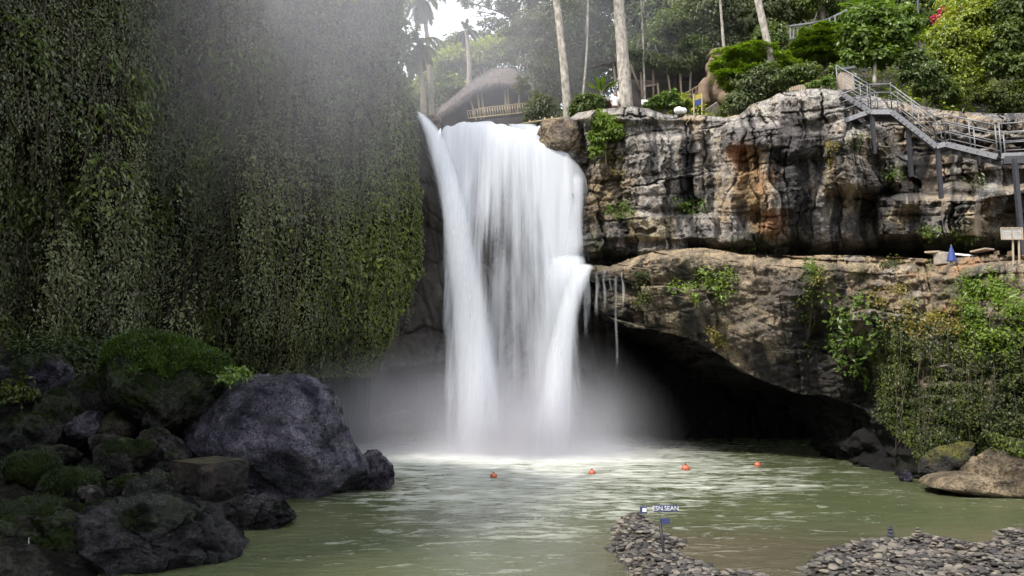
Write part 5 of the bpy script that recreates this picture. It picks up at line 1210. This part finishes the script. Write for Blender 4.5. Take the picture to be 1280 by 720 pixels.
# ------------------------------------------------------------------ trees and plants
def palm(base, top, r, nf, L, label, seed, droop=1., dead=0, mat='tree_grey'):
    rd = random.Random(seed); root = empty('palm_tree', tuple(base), label, 'palm'); m = MB()
    pts = [base.lerp(top, t) + Vector((math.sin(t * 3) * .15, 0, 0)) for t in np.linspace(0, 1, 14)]
    m.tube([base - Vector((0, 0, 1))] + pts, [r * 1.3] + list(np.linspace(r * 1.15, r * .8, 14)), 9, .05); m.build('trunk', M['bark_palm'], root, True)
    V, Fc, n = [], [], 0
    for k in range(nf + dead):
        a = k * 2.399 + rd.uniform(-.2, .2); el = rd.uniform(-.5, 1.1) if k < nf else rd.uniform(-1.35, -1.0); Lf = L * rd.uniform(.8, 1.1)
        d = Vector((math.cos(a) * math.cos(el), math.sin(a) * math.cos(el), math.sin(el))); p = Vector(top); prev = p.copy(); ns = 34
        for i in range(ns):
            t = i / ns; d = (d + Vector((0, 0, -.062 * droop * (.4 + t)))).normalized(); p = prev + d * Lf / ns
            side = d.cross(Vector((0, 0, 1)));  side = side.normalized() if side.length > .05 else Vector((1, 0, 0)); dn = side.cross(d)
            V += [tuple(prev + dn * .02), tuple(prev - dn * .02), tuple(p - dn * .02), tuple(p + dn * .02)]; Fc.append((n, n + 1, n + 2, n + 3)); n += 4
            if i > 3:
                ll = Lf * .26 * math.sin(math.pi * min(1, .2 + t * .82)) * rd.uniform(.8, 1.1)
                for sg in (-1, 1):
                    q = p + side * sg * ll * .75 + d * ll * .5 + Vector((0, 0, -ll * rd.uniform(.35, .8))); w = d * .055
                    V += [tuple(p - w), tuple(p.lerp(q, .5) - w + Vector((0, 0, ll * .08))), tuple(q), tuple(p + w)]; Fc.append((n, n + 1, n + 2, n + 3)); n += 4
            prev = p
    mesh_np('crown', V, np.array(Fc), M[mat], root, smooth=False)
palm(at(530, 150, 47), at(519, 58, 47), .2, 20, 2.3, 'coconut palm with drooping grey green fronds right of the left cliff', 1, 1.3, 3)
palm(at(540, 150, 49), at(527, -6, 49), .17, 18, 2.4, 'taller slim palm whose head leaves the top of the picture', 2, 1.4, 6)
palm(at(586, 112, 60), at(582, 38, 60), .2, 13, 1.6, 'distant palm with a sparse head left of the thatched roof', 3, 1.2, 2)

def T(name, label, bx, by, Y, tx, ty, r0, r1, blobs, n, size, leaf, bark, seed, **kw):
    bl = [pblob(*b, Y + (b[4] if len(b) > 4 else 0)) if len(b) <= 4 else pblob(b[0], b[1], b[2], b[3], Y + b[4]) for b in blobs]
    return tree(name, label, at(bx, by, Y), at(tx, ty, Y), r0, r1, bl, n, size, M[leaf], M[bark], seed, **kw)
T('cliff_tree', 'grey green tree leaning over the top of the left cliff', 478, 150, 41, 484, 20, .2, .1, [(486, 30, 26, 45), (480, 95, 34, 50), (498, 120, 18, 32), (470, -10, 35, 40)], 9000, .24, 'tree_grey', 'bark_dark', 11)
T('broadleaf_tree', 'large leafy tree reaching over the thatched roof into the sky', 690, 150, 50, 655, -30, .3, .14, [(668, 28, 34, 32), (630, 6, 24, 14), (590, 4, 24, 8, 1), (612, 30, 20, 9), (640, 40, 14, 8),  (680, 75, 26, 34), (654, 108, 9, 16, -2), (695, 35, 34, 50), (640, 60, 20, 12), (655, -25, 60, 26), (685, 112, 16, 22)], 19000, .22, 'tree_grey', 'bark_dark', 12)
T('lime_bush', 'sunlit yellow green bamboo thicket left of the thatched roof', 560, 140, 64, 562, 100, .1, .05, [(548, 88, 22, 20), (575, 75, 25, 20), (600, 70, 26, 22), (625, 65, 24, 22), (535, 110, 18, 20), (565, 110, 22, 20)], 16000, .3, 'tree_lime', 'bark_dark', 13, cat='bush')
T('broadleaf_tree', 'sunlit green tree behind the palms and the roof', 600, 120, 72, 610, 60, .2, .1, [(570, 62, 22, 20), (545, 72, 22, 18), (640, 52, 30, 28), (610, 55, 22, 16)], 9000, .32, 'tree_mid', 'bark_dark', 14)
T('shrub', 'dark shrub mass between the palms and the pavilion', 555, 160, 61, 550, 130, .1, .05, [(548, 130, 22, 22), (565, 118, 16, 18), (520, 140, 16, 22), (540, 150, 18, 12)], 8000, .22, 'tree_dark', 'bark_dark', 15, cat='bush')
T('bare_trunk_tree', 'tall thin pale trunk leaning left beside the falls', 711, 160, 42, 686, -60, .26, .19, [(680, -110, 60, 30)], 2500, .3, 'tree_mid', 'bark_pale', 16, curve=.012)
T('bare_trunk_tree', 'thick pale trunk rising beside the person in white', 784, 140, 42.5, 769, -60, .42, .30, [(765, -120, 70, 36)], 2500, .3, 'tree_mid', 'bark_pale', 17, curve=.006)
T('bare_trunk_tree', 'pale trunk rising out of the flat topped tree', 973, 112, 37.5, 938, -40, .22, .17, [(930, -95, 50, 30)], 2500, .3, 'tree_mid', 'bark_pale', 18, curve=.008)
T('bare_trunk_tree', 'thin straight pale trunk behind the balcony railing', 1028, 60, 49, 1027, -60, .22, .17, [(1027, -110, 50, 30)], 2000, .3, 'tree_mid', 'bark_pale', 19, curve=.004)
T('broadleaf_tree', 'tall dark tree between the two pale trunks', 735, 140, 54, 735, 0, .3, .12, [(735, 15, 36, 40), (715, 60, 26, 34), (752, 65, 30, 36), (735, 105, 34, 26), (760, -15, 40, 30), (700, 110, 18, 25)], 20000, .25, 'tree_dark', 'bark_dark', 20)
T('broadleaf_tree', 'blue green tree right of the thick pale trunk', 830, 130, 53, 820, 0, .28, .12, [(810, 20, 36, 36), (845, 10, 42, 38), (815, 62, 26, 18), (870, 48, 34, 30), (850, 70, 26, 14), (790, -10, 40, 30), (815, 78, 22, 10, -6.5), (850, 82, 26, 11, -6.5), (880, 72, 22, 12, -6.5), (795, 72, 14, 9, -6.5)], 26000, .26, 'tree_dark', 'bark_dark', 21)
T('broadleaf_tree', 'spreading grey green tree above the statue', 905, 110, 49, 900, 0, .26, .1, [(895, 12, 42, 34), (930, 30, 36, 28), (880, 50, 28, 22), (960, 8, 36, 30), (925, 60, 26, 14)], 16000, .25, 'tree_grey', 'bark_dark', 22)
T('broadleaf_tree', 'green tree behind the balcony railing', 1010, 80, 56, 1010, -20, .26, .1, [(990, 10, 38, 34), (1030, 0, 40, 30), (1070, -10, 40, 30), (985, 45, 26, 20), (1045, 30, 24, 18)], 14000, .27, 'tree_grey', 'bark_dark', 23)
T('broadleaf_tree', 'dark tree at the top behind the lamp post', 1130, 60, 52, 1130, -20, .26, .1, [(1120, -10, 36, 30), (1160, -12, 40, 30), (1200, -10, 40, 26), (1250, -14, 50, 26)], 10000, .26, 'tree_mid', 'bark_dark', 24)
T('broadleaf_tree', 'rounded green tree on the slope below the balcony railing', 985, 95, 45, 985, 40, .2, .07, [(965, 48, 20, 20), (960, 66, 22, 14), (1000, 66, 22, 10), (1022, 8, 44, 16, 4), (1050, 30, 22, 12, 4)], 13000, .2, 'tree_mid', 'bark_dark', 61)
T('shrub', 'green bushes spilling over the rock beside the stair top', 1010, 100, 36, 1010, 92, .05, .02, [(1005, 92, 20, 12), (985, 98, 16, 9), (1048, 92, 14, 9)], 5000, .16, 'tree_mid', 'twig', 62, cat='bush')
T('broadleaf_tree', 'leafy tree standing behind the pink flowers', 1165, 60, 46, 1165, 0, .2, .07, [(1150, 15, 24, 24), (1185, 2, 30, 24), (1210, -8, 36, 26), (1140, 40, 20, 18)], 11000, .22, 'tree_mid', 'bark_dark', 63)
for k, (bx, by, tx, Yy, r, lab) in enumerate(((668, 140, 660, 52, .10, 'slim grey trunk beside the silvery bush'), (728, 120, 735, 49, .09, 'slim grey trunk between the two tall pale trunks'), (862, 125, 866, 47, .09, 'slim forked grey trunk left of the statue'), (905, 60, 898, 46, .10, 'slim grey trunk above the statue'), (1068, 30, 1072, 43, .09, 'slim trunk beside the banana plant'), (806, 128, 800, 46, .08, 'slim trunk in front of the timber hut'))):
    T('slim_tree', lab, bx, by, Yy, tx, -30 if k != 2 else 60, r, r * .6, [(tx, -45 if k != 2 else 58, 22, 14)], 1200, .22, 'tree_mid', 'bark_pale', 90 + k, curve=.02, group='slim trunks in the wood')
T('broadleaf_tree', 'sunlit yellow green tree glimpsed between the tall pale trunks', 722, 130, 57, 722, 60, .2, .08, [(716, 50, 24, 24), (735, 30, 22, 20), (700, 82, 20, 18), (728, 78, 22, 18)], 9000, .26, 'tree_lime', 'bark_dark', 71)
T('broadleaf_tree', 'light green tree between the thick trunk and the statue', 845, 120, 49.5, 845, 40, .2, .08, [(835, 35, 26, 20), (862, 22, 26, 20), (812, 55, 20, 14), (880, 62, 20, 12)], 9000, .22, 'tree_mid', 'bark_dark', 72)
T('shrub', 'yellow green bush in front of the timber hut', 860, 140, 42.2, 860, 120, .04, .02, [(850, 128, 14, 10), (868, 134, 10, 8)], 2600, .16, 'tree_lime', 'twig', 73, cat='bush')
T('broadleaf_tree', 'sunlit yellow green tree at the top right corner', 1240, 30, 40, 1245, -20, .15, .06, [(1225, -8, 30, 20), (1262, 0, 30, 22), (1290, 20, 26, 22), (1195, 5, 22, 16)], 12000, .2, 'tree_lime', 'bark_dark', 74)
T('shrub', 'fresh green bush hiding the foot of the board fence', 1035, 104, 33.9, 1035, 98, .03, .015, [(1018, 106, 10, 5), (1036, 102, 9, 6)], 1400, .13, 'fresh', 'twig', 75, cat='bush')
# flat topped tree with layered tiers
def layered(label, tiers, Y, base, seed, n, leaf, size=.17):
    root = empty('layered_tree', tuple(base), label, 'tree'); m = MB(); rg = np.random.default_rng(seed); parts = []
    tot = sum(t[2] * 1.0 for t in tiers)
    for (x, y, rx, tilt) in tiers:
        c = at(x, y, Y); limb(m, base.lerp(c, .15), c, .07, .02, n=6, bend=.1); k = Y / F; q = int(n * rx / tot); rr = np.sqrt(rg.random(q)) ; an = rg.random(q) * 2 * np.pi
        dx = np.cos(an) * rr * rx * k; dy = np.sin(an) * rr * rx * k * .75
        hh = .12 * fbm(np.stack([dx * 1.5, dy * 1.5, 0 * dx + seed], -1), 3, seed)
        Pt = np.array(c[:]) + np.stack([dx, dy, -tilt * dx * .2 - .10 * (rr ** 2) * rx * k + rg.normal(0, .07, q) + hh], -1)
        keep = fbm(np.stack([dx * 1.1 + x, dy * 1.1, 0 * dx], -1), 3, seed + 3) > -.22
        Pt = Pt[keep]; ax = np.stack([dx, dy, 0 * dx - .2], -1)[keep]
        parts.append(leaf_geo(Pt, size * (.6 + .8 * rg.random(len(Pt))), np.array([0, 0, 1.]) + 0 * Pt, unit(ax), .3, .5, r=rg))
        for _ in range(5):
            e = c + Vector((random.uniform(-.9, .9) * rx * k, random.uniform(-.7, .7) * rx * k, -.1)); limb(m, base.lerp(c, .75), e, .025, .008, n=4)
    m.build('trunk', M['bark_dark'], root, True); V, Fc = cat_leaves(parts); mesh_np('crown', V, Fc, M[leaf], root, smooth=False)
layered('flat topped tree with bright green tiers over a dark interior', [(938, 62, 34, -.3), (922, 70, 32, 1), (950, 74, 38, -.5), (912, 84, 26, 1), (915, 97, 28, 1.0), (945, 88, 34, -.4), (930, 108, 26, .6), (975, 82, 26, -.6)], 38, at(945, 150, 38), 31, 20000, 'vivid', .16)
T('shrub', 'dark leafy shrub filling the space under the flat topped tree', 935, 150, 37.3, 938, 105, .07, .03, [(925, 128, 24, 16), (945, 108, 26, 18), (960, 112, 20, 18), (908, 138, 12, 8), (955, 95, 22, 14)], 9000, .17, 'tree_dark', 'bark_dark', 32, cat='bush')
layered('tiered fir like tree left of the steel stair top', [(1025, 36, 26, 0), (1030, 45, 34, .2), (1022, 54, 34, .3), (1035, 61, 36, .2), (1020, 68, 34, .3), (1038, 74, 32, .2)], 41, at(1032, 105, 41), 33, 16000, 'vivid', .17)
T('broadleaf_tree', 'fresh green large leaved tree over the stair top', 1092, 100, 38, 1092, 20, .12, .05, [(1090, 22, 30, 20), (1072, 48, 26, 24), (1110, 42, 30, 28), (1098, 68, 28, 18), (1128, 28, 22, 22), (1065, 75, 16, 12), (1125, 62, 18, 16)], 12000, .24, 'fresh', 'bark_pale', 34, width=.7)
def banana(px, py, Y, n, L, label, seed):
    rd = random.Random(seed); b = at(px, py, Y); root = empty('banana_plant', tuple(b), label, 'plant'); V, Fc = [], []
    for k in range(n):
        a = k * 2.4 + rd.uniform(-.3, .3); d = Vector((math.cos(a) * .45, math.sin(a) * .4, 1)).normalized(); p = b + Vector((0, 0, .2)); w0 = L * .13; m = 14; o = len(V)
        for i in range(m + 1):
            t = i / m; d = (d + Vector((math.cos(a) * .05, math.sin(a) * .05, -.11 * t))).normalized(); p = p + d * L / m
            side = d.cross(Vector((0, 0, 1))).normalized(); dn = side.cross(d); w = w0 * (.12 if t < .2 else math.sin(math.pi * (.12 + .86 * (t - .2) / .8)) ** .6 if t < .99 else .05) * (1 + .08 * rd.uniform(-1, 1))
            V += [tuple(p - side * w - dn * w * .3), tuple(p), tuple(p + side * w - dn * w * .3)]
        for i in range(m): q = o + 3 * i; Fc += [(q, q + 1, q + 4, q + 3), (q + 1, q + 2, q + 5, q + 4)]
    mesh_np('leaves', V, Fc, M['fresh'], root)
    m = MB(); m.tube([b - Vector((0, 0, .6)), b + Vector((0, 0, .5))], [.12, .08], 8); m.build('stem', M['bark_palm'], root, True)
banana(1082, 22, 40, 9, 2.0, 'banana plant with broad upright leaves above the large leaved tree', 1)
banana(1150, 62, 38, 7, 1.0, 'small banana plant under the pink flowers', 2)
banana(752, 122, 44, 9, 1.2, 'broad leaved plant left of the thick trunk', 3)
T('bougainvillea', 'bush carrying a spray of bright pink flowers', 1170, 60, 40, 1172, 25, .05, .02, [(1168, 40, 18, 14), (1182, 28, 16, 14), (1160, 26, 12, 10)], 3500, .17, 'tree_mid', 'bark_dark', 41, cat='bush')
pk = bpy.data.objects['bougainvillea']
crown('flowers', [pblob(1170, 22, 5, 6, 38.6), pblob(1178, 15, 5, 6, 38.6), pblob(1168, 29, 4, 5, 38.6), pblob(1191, 13, 4, 2.5, 38.6)], 700, .15, M['pink'], pk, 42)
T('shrub', 'large sunlit yellow green shrub at the upper right', 1215, 120, 35, 1215, 60, .09, .04, [(1185, 50, 26, 24), (1210, 25, 30, 26), (1220, 60, 34, 26), (1190, 80, 26, 20), (1208, 100, 26, 18), (1245, 18, 30, 24), (1172, 72, 18, 14), (1238, 85, 20, 16), (1160, 95, 14, 10), (1230, 0, 36, 18), (1198, 118, 18, 12)], 32000, .17, 'tree_lime', 'bark_dark', 43, cat='bush')
T('shrub', 'olive green shrub in the far upper right corner', 1270, 110, 34, 1275, 40, .09, .04, [(1262, 50, 26, 28), (1290, 40, 30, 34), (1272, 84, 24, 20), (1250, 80, 18, 16), (1310, 80, 26, 26), (1275, 10, 34, 24)], 20000, .2, 'tree_mid', 'bark_dark', 44, cat='bush')
T('shrub', 'brownish twiggy shrub hanging over the rock at the right edge', 1265, 130, 33, 1268, 110, .05, .02, [(1250, 118, 24, 14), (1280, 118, 24, 22), (1262, 135, 22, 10), (1225, 118, 18, 12)], 7000, .14, 'ivy', 'twig', 45, cat='bush')
T('shrub', 'green shrub with yellow tips right behind the stair rail', 1150, 95, 34.5, 1150, 70, .06, .03, [(1150, 88, 22, 16), (1165, 105, 20, 14), (1140, 75, 16, 10), (1185, 118, 18, 10)], 8000, .17, 'tree_mid', 'bark_dark', 46, cat='bush')
T('shrub', 'bright yellow green bush growing on the cliff beside the falls', 757, 200, 36.6, 755, 165, .05, .02, [(752, 152, 14, 12), (765, 165, 18, 14), (748, 170, 12, 16), (745, 188, 9, 9), (770, 155, 14, 8)], 7500, .14, 'vivid', 'twig', 47, cat='bush')
T('shrub', 'leafy shrub below the leaning pale trunk', 735, 150, 41.2, 732, 130, .05, .02, [(730, 132, 16, 14), (745, 128, 12, 10), (722, 140, 10, 10)], 4500, .18, 'tree_mid', 'twig', 48, cat='bush')
T('shrub', 'silvery bush between the pavilion and the thin trunk', 680, 165, 46, 680, 130, .05, .02, [(676, 135, 18, 18), (690, 145, 14, 10), (665, 148, 12, 10)], 6000, .17, 'tree_grey', 'twig', 49, cat='bush')
T('shrub', 'bright fern clump on the cliff edge right of the white sign', 832, 145, 40.2, 832, 125, .03, .02, [(828, 126, 12, 10), (815, 132, 10, 8), (842, 128, 12, 8), (838, 118, 8, 6)], 3500, .2, 'fresh', 'twig', 50, cat='bush')
# undergrowth over the hill
def undergrowth():
    rg = np.random.default_rng(19); nx, ny = hill.shape[:2]; n = 9000
    i = rg.integers(0, nx - 1, n); j = (rg.random(n) ** 1.6 * (ny * .62)).astype(int); b = hill[i, j] + rg.normal(0, .25, (n, 3)) * np.array([1, 1, 0])
    px = 640 + 930 * b[:, 0] / b[:, 1]; keep = (px > 470) & (px < 1340) & ((px > 690) | (b[:, 1] > 62)) & (rg.random(n) < 1.15 - .8 * (b[:, 1] < 37.5) * (px < 1040)) ; b = b[keep]; k = len(b)
    h = rg.uniform(.2, 1.0, k) * (.5 + sst(-.2, .3, fbm(b * .3, 3, 5))); per = 26; q = np.repeat(np.arange(k), per)
    off = rg.normal(0, 1, (k * per, 3)) * np.array([.42, .42, .3]); Pt = b[q] + off * np.maximum(.5, h[q])[:, None] + np.array([0, 0, 1]) * (h[q] * .6)[:, None]
    sel = fbm(b * .22 + 40, 3, 7)[q] > .06
    for m, mt, lab in ((sel, 'tree_lime', 'patches of yellow green ground cover on the wooded slope'), (~sel, 'tree_mid', 'green undergrowth covering the slope above the cliff')):
        V, Fc = leaf_geo(Pt[m], .2 * (.6 + .8 * rg.random(m.sum())), unit(off[m]) * .5 + np.array([0, 0, .8]), unit(off[m] + np.array([0, 0, -.2])), .45, .55, r=rg)
        tag(mesh_np('undergrowth', V, Fc, M[mt], smooth=False), lab, 'undergrowth', kind='stuff')
undergrowth()
# far wood closing the view behind
def far_wood():
    rg = np.random.default_rng(9); bl = []
    for px in np.linspace(660, 1330, 26):
        for k in range(3):
            Y = rg.uniform(60, 76); bl.append(pblob(px + rg.normal(0, 12), rg.uniform(-40, 120), rg.uniform(32, 48), rg.uniform(28, 40), Y, 2.5))
    for px in np.linspace(420, 530, 6): bl.append(pblob(px, rg.uniform(95, 150), 22, 22, 70, 2.5))
    for px in np.linspace(540, 660, 7): bl.append(pblob(px, rg.uniform(95, 120), 22, 22, 76, 2.5))
    k = len(bl); parts = []
    for c, r in bl:
        Pt, nr, ax = blob_points(c, r, 1500, rg, per=20); parts.append(leaf_geo(Pt, .36 * (.6 + .8 * rg.random(len(Pt))), nr, ax, .5, .55, r=rg))
    V, Fc = cat_leaves(parts); tag(mesh_np('forest', V, Fc, M['tree_dark'], smooth=False), 'dark wooded slope closing the view behind the trees', 'forest', kind='stuff')
far_wood()
# plants on the rock
def surf_plant(px, py, rx, ry, n, size, leaf, label, seed, G='ledge', hang=.3, name='shrub', width=.5, kind=None):
    gx, gy, GP = (ld_px, ld_py, ld_P) if G == 'ledge' else (uc_px, uc_py, uc_P)
    rg = np.random.default_rng(seed); cnt = max(5, n // 16); flat = GP.reshape(-1, 3); fx, fy = gx.ravel(), gy.ravel()
    m = (np.abs(fx - px) < rx * 1.3) & (np.abs(fy - py) < ry * 1.3); idx = np.where(m)[0]
    w = np.exp(-((fx[idx] - px) / rx) ** 2 * 1.2 - ((fy[idx] - py) / ry) ** 2 * 1.2); w = w * (fbm(flat[idx] * 1.4, 3, seed) > -.15)
    q = rg.choice(idx, cnt, p=w / w.sum()); b = on_sheet(px, py + ry * .6, gx, gy, GP)
    root = empty(name, tuple(b), label, 'plant'); per = 16; qq = np.repeat(q, per); out = np.array([-.35, -1, .2])
    Pt = flat[qq] + unit(out) * np.abs(rg.normal(.16, .12, len(qq)))[:, None] + rg.normal(0, size * .75, (len(qq), 3))
    V, Fc = leaf_geo(Pt, size * (.55 + .8 * rg.random(len(Pt))), out * .6 + np.array([0, 0, .7]), np.array([-.1, -.5, -hang]), .55, width, r=rg); mesh_np('leaves', V, Fc, M[leaf], root, smooth=False)
    mb = MB()
    for s in q[:min(14, cnt)]: limb(mb, b, Vector(flat[s].tolist()) + Vector((-.05, -.15, 0)), .018, .006, n=5, bend=.1)
    mb.build('stems', M['twig'], root)
for a in (
 (880, 357, 34, 16, 1100, .15, 'vivid', 'leafy plant growing along the brow of the ledge over the cave', 1),
 (805, 350, 12, 12, 260, .13, 'ivy', 'small plant beside the trickling water on the ledge', 2),
 (810, 380, 14, 10, 260, .13, 'ivy', 'olive tuft lower left on the ledge face', 3),
 (895, 422, 14, 9, 260, .13, 'ochre', 'yellowing tuft hanging at the lip of the cave', 4),
 (1013, 340, 10, 8, 220, .16, 'fresh', 'bright green sprig on the ledge rim', 5),
 (1022, 345, 8, 12, 160, .12, 'ochre', 'ochre grass tuft on the ledge rim', 6),
 (1010, 395, 9, 46, 620, .12, 'ivy', 'long narrow vine trailing down the ledge', 7),
 (1066, 420, 26, 46, 700, .24, 'fresh', 'large leaved plant hanging at the right end of the cave', 8),
 (1110, 372, 18, 12, 300, .12, 'ochre', 'yellow green tuft on pebbly rock above the ivy', 9),
 (1108, 330, 14, 6, 260, .1, 'ivy', 'dark tuft just under the ledge rim', 10),
 (1240, 395, 34, 42, 3600, .13, 'vivid', 'vivid green bush spreading on top of the ivy', 11),
 (1160, 400, 40, 18, 900, .12, 'ochre', 'yellowish creeper fringe above the ivy', 12),
 (1228, 572, 38, 10, 1200, .1, 'vivid', 'bright moss clump low above the shelf rock', 13)):
    surf_plant(*a)
for a in (
 (862, 258, 16, 10, 420, .14, 'fresh', 'green tuft on the shelf of the upper cliff', 21),
 (775, 263, 16, 8, 420, .13, 'fresh', 'grassy tuft on the cliff beside the falls', 22),
 (1045, 195, 8, 14, 240, .13, 'ochre', 'ochre tuft on the cliff under the staircase', 23),
 (1070, 190, 7, 16, 240, .12, 'ivy', 'dark green streak of plants on pale rock', 24),
 (1116, 222, 8, 8, 200, .14, 'fresh', 'spiky green tuft on pale blocks under the stairs', 25),
 (1160, 296, 14, 10, 300, .15, 'fresh', 'leafy sprig under the overhang near the ledge', 26),
 (1205, 290, 10, 12, 240, .15, 'fresh', 'second leafy sprig nearer the notice board', 27),
 (1218, 225, 10, 8, 200, .14, 'tree_grey', 'grey green tuft in the hollow behind the stair post', 28),
 (920, 315, 22, 6, 360, .11, 'fresh', 'low moss strip in the dark gap above the ledge', 29),
 (1085, 318, 40, 5, 420, .1, 'ivy', 'dull moss strip along the gap above the ledge', 30),
 (765, 200, 12, 20, 260, .14, 'ochre', 'dry hanging tuft below the cliff bush', 31)):
    surf_plant(*a, G='upper')
def ivy():
    rg = np.random.default_rng(15); n = 150000; k = rg.integers(0, ld_px.size, n); Pw = ld_P.reshape(-1, 3); fx, fy = ld_px.ravel()[k], ld_py.ravel()[k]
    m = sst(1080, 1120, fx) * sst(375, 430, fy + 14 * fbm(np.stack([fx * .03, fy * .02, 0 * fx], -1), 3, 5)) * sst(584, 564, fy)
    m = m * np.clip(.75 + .9 * fbm(np.stack([fx * .025, fy * .012, 0 * fx], -1), 4, 7), 0, 1); keep = rg.random(n) < m; P0 = Pw[k[keep]]
    lumps = 1 + 1.2 * np.clip(fbm(P0 * .9, 3, 9), -.5, 1)
    P0 = P0 + unit(np.array([-.45, -1, .1])) * (np.abs(rg.normal(.12, .16, len(P0))) * lumps)[:, None]
    V, Fc = leaf_geo(P0, .055 + .075 * rg.random(len(P0)), np.array([-.3, -.8, .6]) + 0 * P0, np.array([0, -.3, -1.]) + 0 * P0, .5, .7, r=rg)
    tag(mesh_np('ivy', V, Fc, M['ivy'], smooth=False), 'dense ivy curtain covering the right river wall', 'ivy', kind='stuff')
    mb = MB()
    for _ in range(26):
        px = rg.uniform(1120, 1290); y0 = rg.uniform(380, 470); y1 = y0 + rg.uniform(60, 150); Y = float(lin(px, LY)) - .95
        pts = [at(px + rg.normal(0, 1.5) + 4 * t * rg.normal(0, 1), y0 + (y1 - y0) * t, Y + rg.normal(0, .05)) for t in np.linspace(0, 1, 6)]; mb.tube(pts, .010, 4)
    tag(mb.build('hanging_roots', M['root'], None, True), 'thin brown stems hanging through the ivy', 'roots', kind='stuff')
ivy()
# small leafy sprigs on the left rocks
for (px, py, rx, ry, Y, n, lab, leaf) in ((290, 468, 16, 10, 21.0, 260, 'bright leafy sprig between the grassy and purple boulders', 'fresh'), (18, 490, 26, 14, 21.0, 500, 'dark leafy plant below the left creepers', 'ivy'), (70, 440, 60, 14, 23.5, 2200, 'low green moss bank under the left creepers', 'moss')):
    rg = np.random.default_rng(int(px)); c, r = pblob(px, py, rx, ry, Y); Pt, nr, ax = blob_points(c, r, n, rg, per=14, clump=.3); root = empty('sprig', tuple(c), lab, 'plant')
    V, Fc = leaf_geo(Pt, .14 * (.6 + .8 * rg.random(len(Pt))), nr, ax, .5, .55, r=rg); mesh_np('leaves', V, Fc, M[leaf], root, smooth=False)
    mb = MB(); c = Vector(c.tolist())
    for _ in range(6): limb(mb, c - Vector((0, 0, r[2])), c + Vector((random.uniform(-.7, .7) * r[0], 0, random.uniform(0, .6) * r[2])), .012, .005, n=4)
    mb.build('stems', M['twig'], root)

# ------------------------------------------------------------------ mist and haze
def mist(name, c, r, dens, label, noise=.5, col=(.94, .93, 1), pw=1.35):
    t = NT(name); mb = MB(); mb.ell((0, 0, 0), r, n=28, m=18); o = mb.build(name, None, None, True); o.location = c
    v = t.n('ShaderNodeMapping', ins={0: t.pos(), 3: tuple(1 / x for x in r)}).outputs[0]
    l = t.n('ShaderNodeVectorMath', operation='LENGTH', ins={0: v}).outputs['Value']
    f = t.math('POWER', t.rng(l, 1, 0), pw)
    nz = t.rng(t.noise(t.pos((1, 1, .6)), .35, 3, .55), .32, .68, 1 - noise, 1 + noise)
    d = t.math('MULTIPLY', t.math('MULTIPLY', f, nz), dens)
    o.data.materials.append(t.end(None, t.n('ShaderNodeVolumePrincipled', ins={'Color': col, 'Density': d, 'Anisotropy': .2}).outputs[0]))
    t.m.cycles.volume_step_rate = 1.0
    return tag(o, label, 'mist', kind='stuff')
mist('mist', tuple(at(640, 560, 34.5)), (8.6, 6, 6.2), .72, 'white spray hanging over the foot of the falls', pw=2.3)
mist('mist', tuple(at(455, 525, 36)), (6.5, 5, 4.2), .13, 'grey mist drifting in the hollow left of the falls')
mist('mist', tuple(at(360, -10, 31.2)), (13, 5.0, 12), .115, 'pale spray drifting before the top of the left cliff', .25)
mist('mist', tuple(at(650, 60, 47)), (17, 5, 10), .055, 'thin sunlit spray drifting over the lip and the pavilion', .4)
mist('mist', tuple(at(655, 570, 34.0)), (4.6, 2.6, 3.0), 1.1, 'dense white cloud of spray where the water strikes the pool', .5, pw=1.9)
mist('mist', tuple(at(640, 578, 33.5)), (10.5, 4.0, 1.5), .45, 'low sheet of spray creeping over the pool at the foot of the falls', .8)

# ------------------------------------------------------------------ light
SUN = Vector((-.62, -.42, 1.0)).normalized()
sun = bpy.data.lights.new('sun', 'SUN'); sun.energy = 2.6; sun.angle = R(5); sun.color = (1, .95, .86)
so = bpy.data.objects.new('sun', sun); COL.objects.link(so); so.rotation_euler = SUN.to_track_quat('Z', 'Y').to_euler(); so.location = (0, 0, 60)
w = bpy.data.worlds.new('World'); sc.world = w; w.use_nodes = True; nt = w.node_tree; bg = nt.nodes['Background']
sky = nt.nodes.new('ShaderNodeTexSky'); sky.sky_type = 'NISHITA'; sky.sun_disc = False; sky.sun_elevation = math.asin(SUN.z); sky.sun_rotation = math.atan2(SUN.x, SUN.y); sky.dust_density = 3; sky.altitude = 100
tc = nt.nodes.new('ShaderNodeTexCoord'); nz = nt.nodes.new('ShaderNodeTexNoise'); nz.inputs['Scale'].default_value = 2.2; nz.inputs['Detail'].default_value = 6; nt.links.new(tc.outputs['Generated'], nz.inputs['Vector'])
mr = nt.nodes.new('ShaderNodeMapRange'); nt.links.new(nz.outputs[0], mr.inputs[0]); mr.inputs[1].default_value = .38; mr.inputs[2].default_value = .6; mr.inputs[3].default_value = .35; mr.inputs[4].default_value = 1
mx = nt.nodes.new('ShaderNodeMix'); mx.data_type = 'RGBA'; nt.links.new(mr.outputs[0], mx.inputs[0]); nt.links.new(sky.outputs[0], mx.inputs[6]); mx.inputs[7].default_value = (8.2, 8.4, 8.8, 1)
nt.links.new(mx.outputs[2], bg.inputs[0]); bg.inputs[1].default_value = .15
vs = sc.view_settings; sc.display_settings.display_device = 'sRGB'; vs.view_transform = 'Standard'; vs.look = 'None'; vs.gamma = 1; vs.use_curve_mapping = False; vs.exposure = 1.0
cy = sc.cycles; cy.max_bounces = 6; cy.diffuse_bounces = 3; cy.glossy_bounces = 2; cy.transmission_bounces = 4; cy.transparent_max_bounces = 16; cy.volume_bounces = 1
cy.use_denoising = True; cy.use_adaptive_sampling = True; cy.adaptive_threshold = .02
try: cy.denoiser = 'OPENIMAGEDENOISE'
except Exception: pass
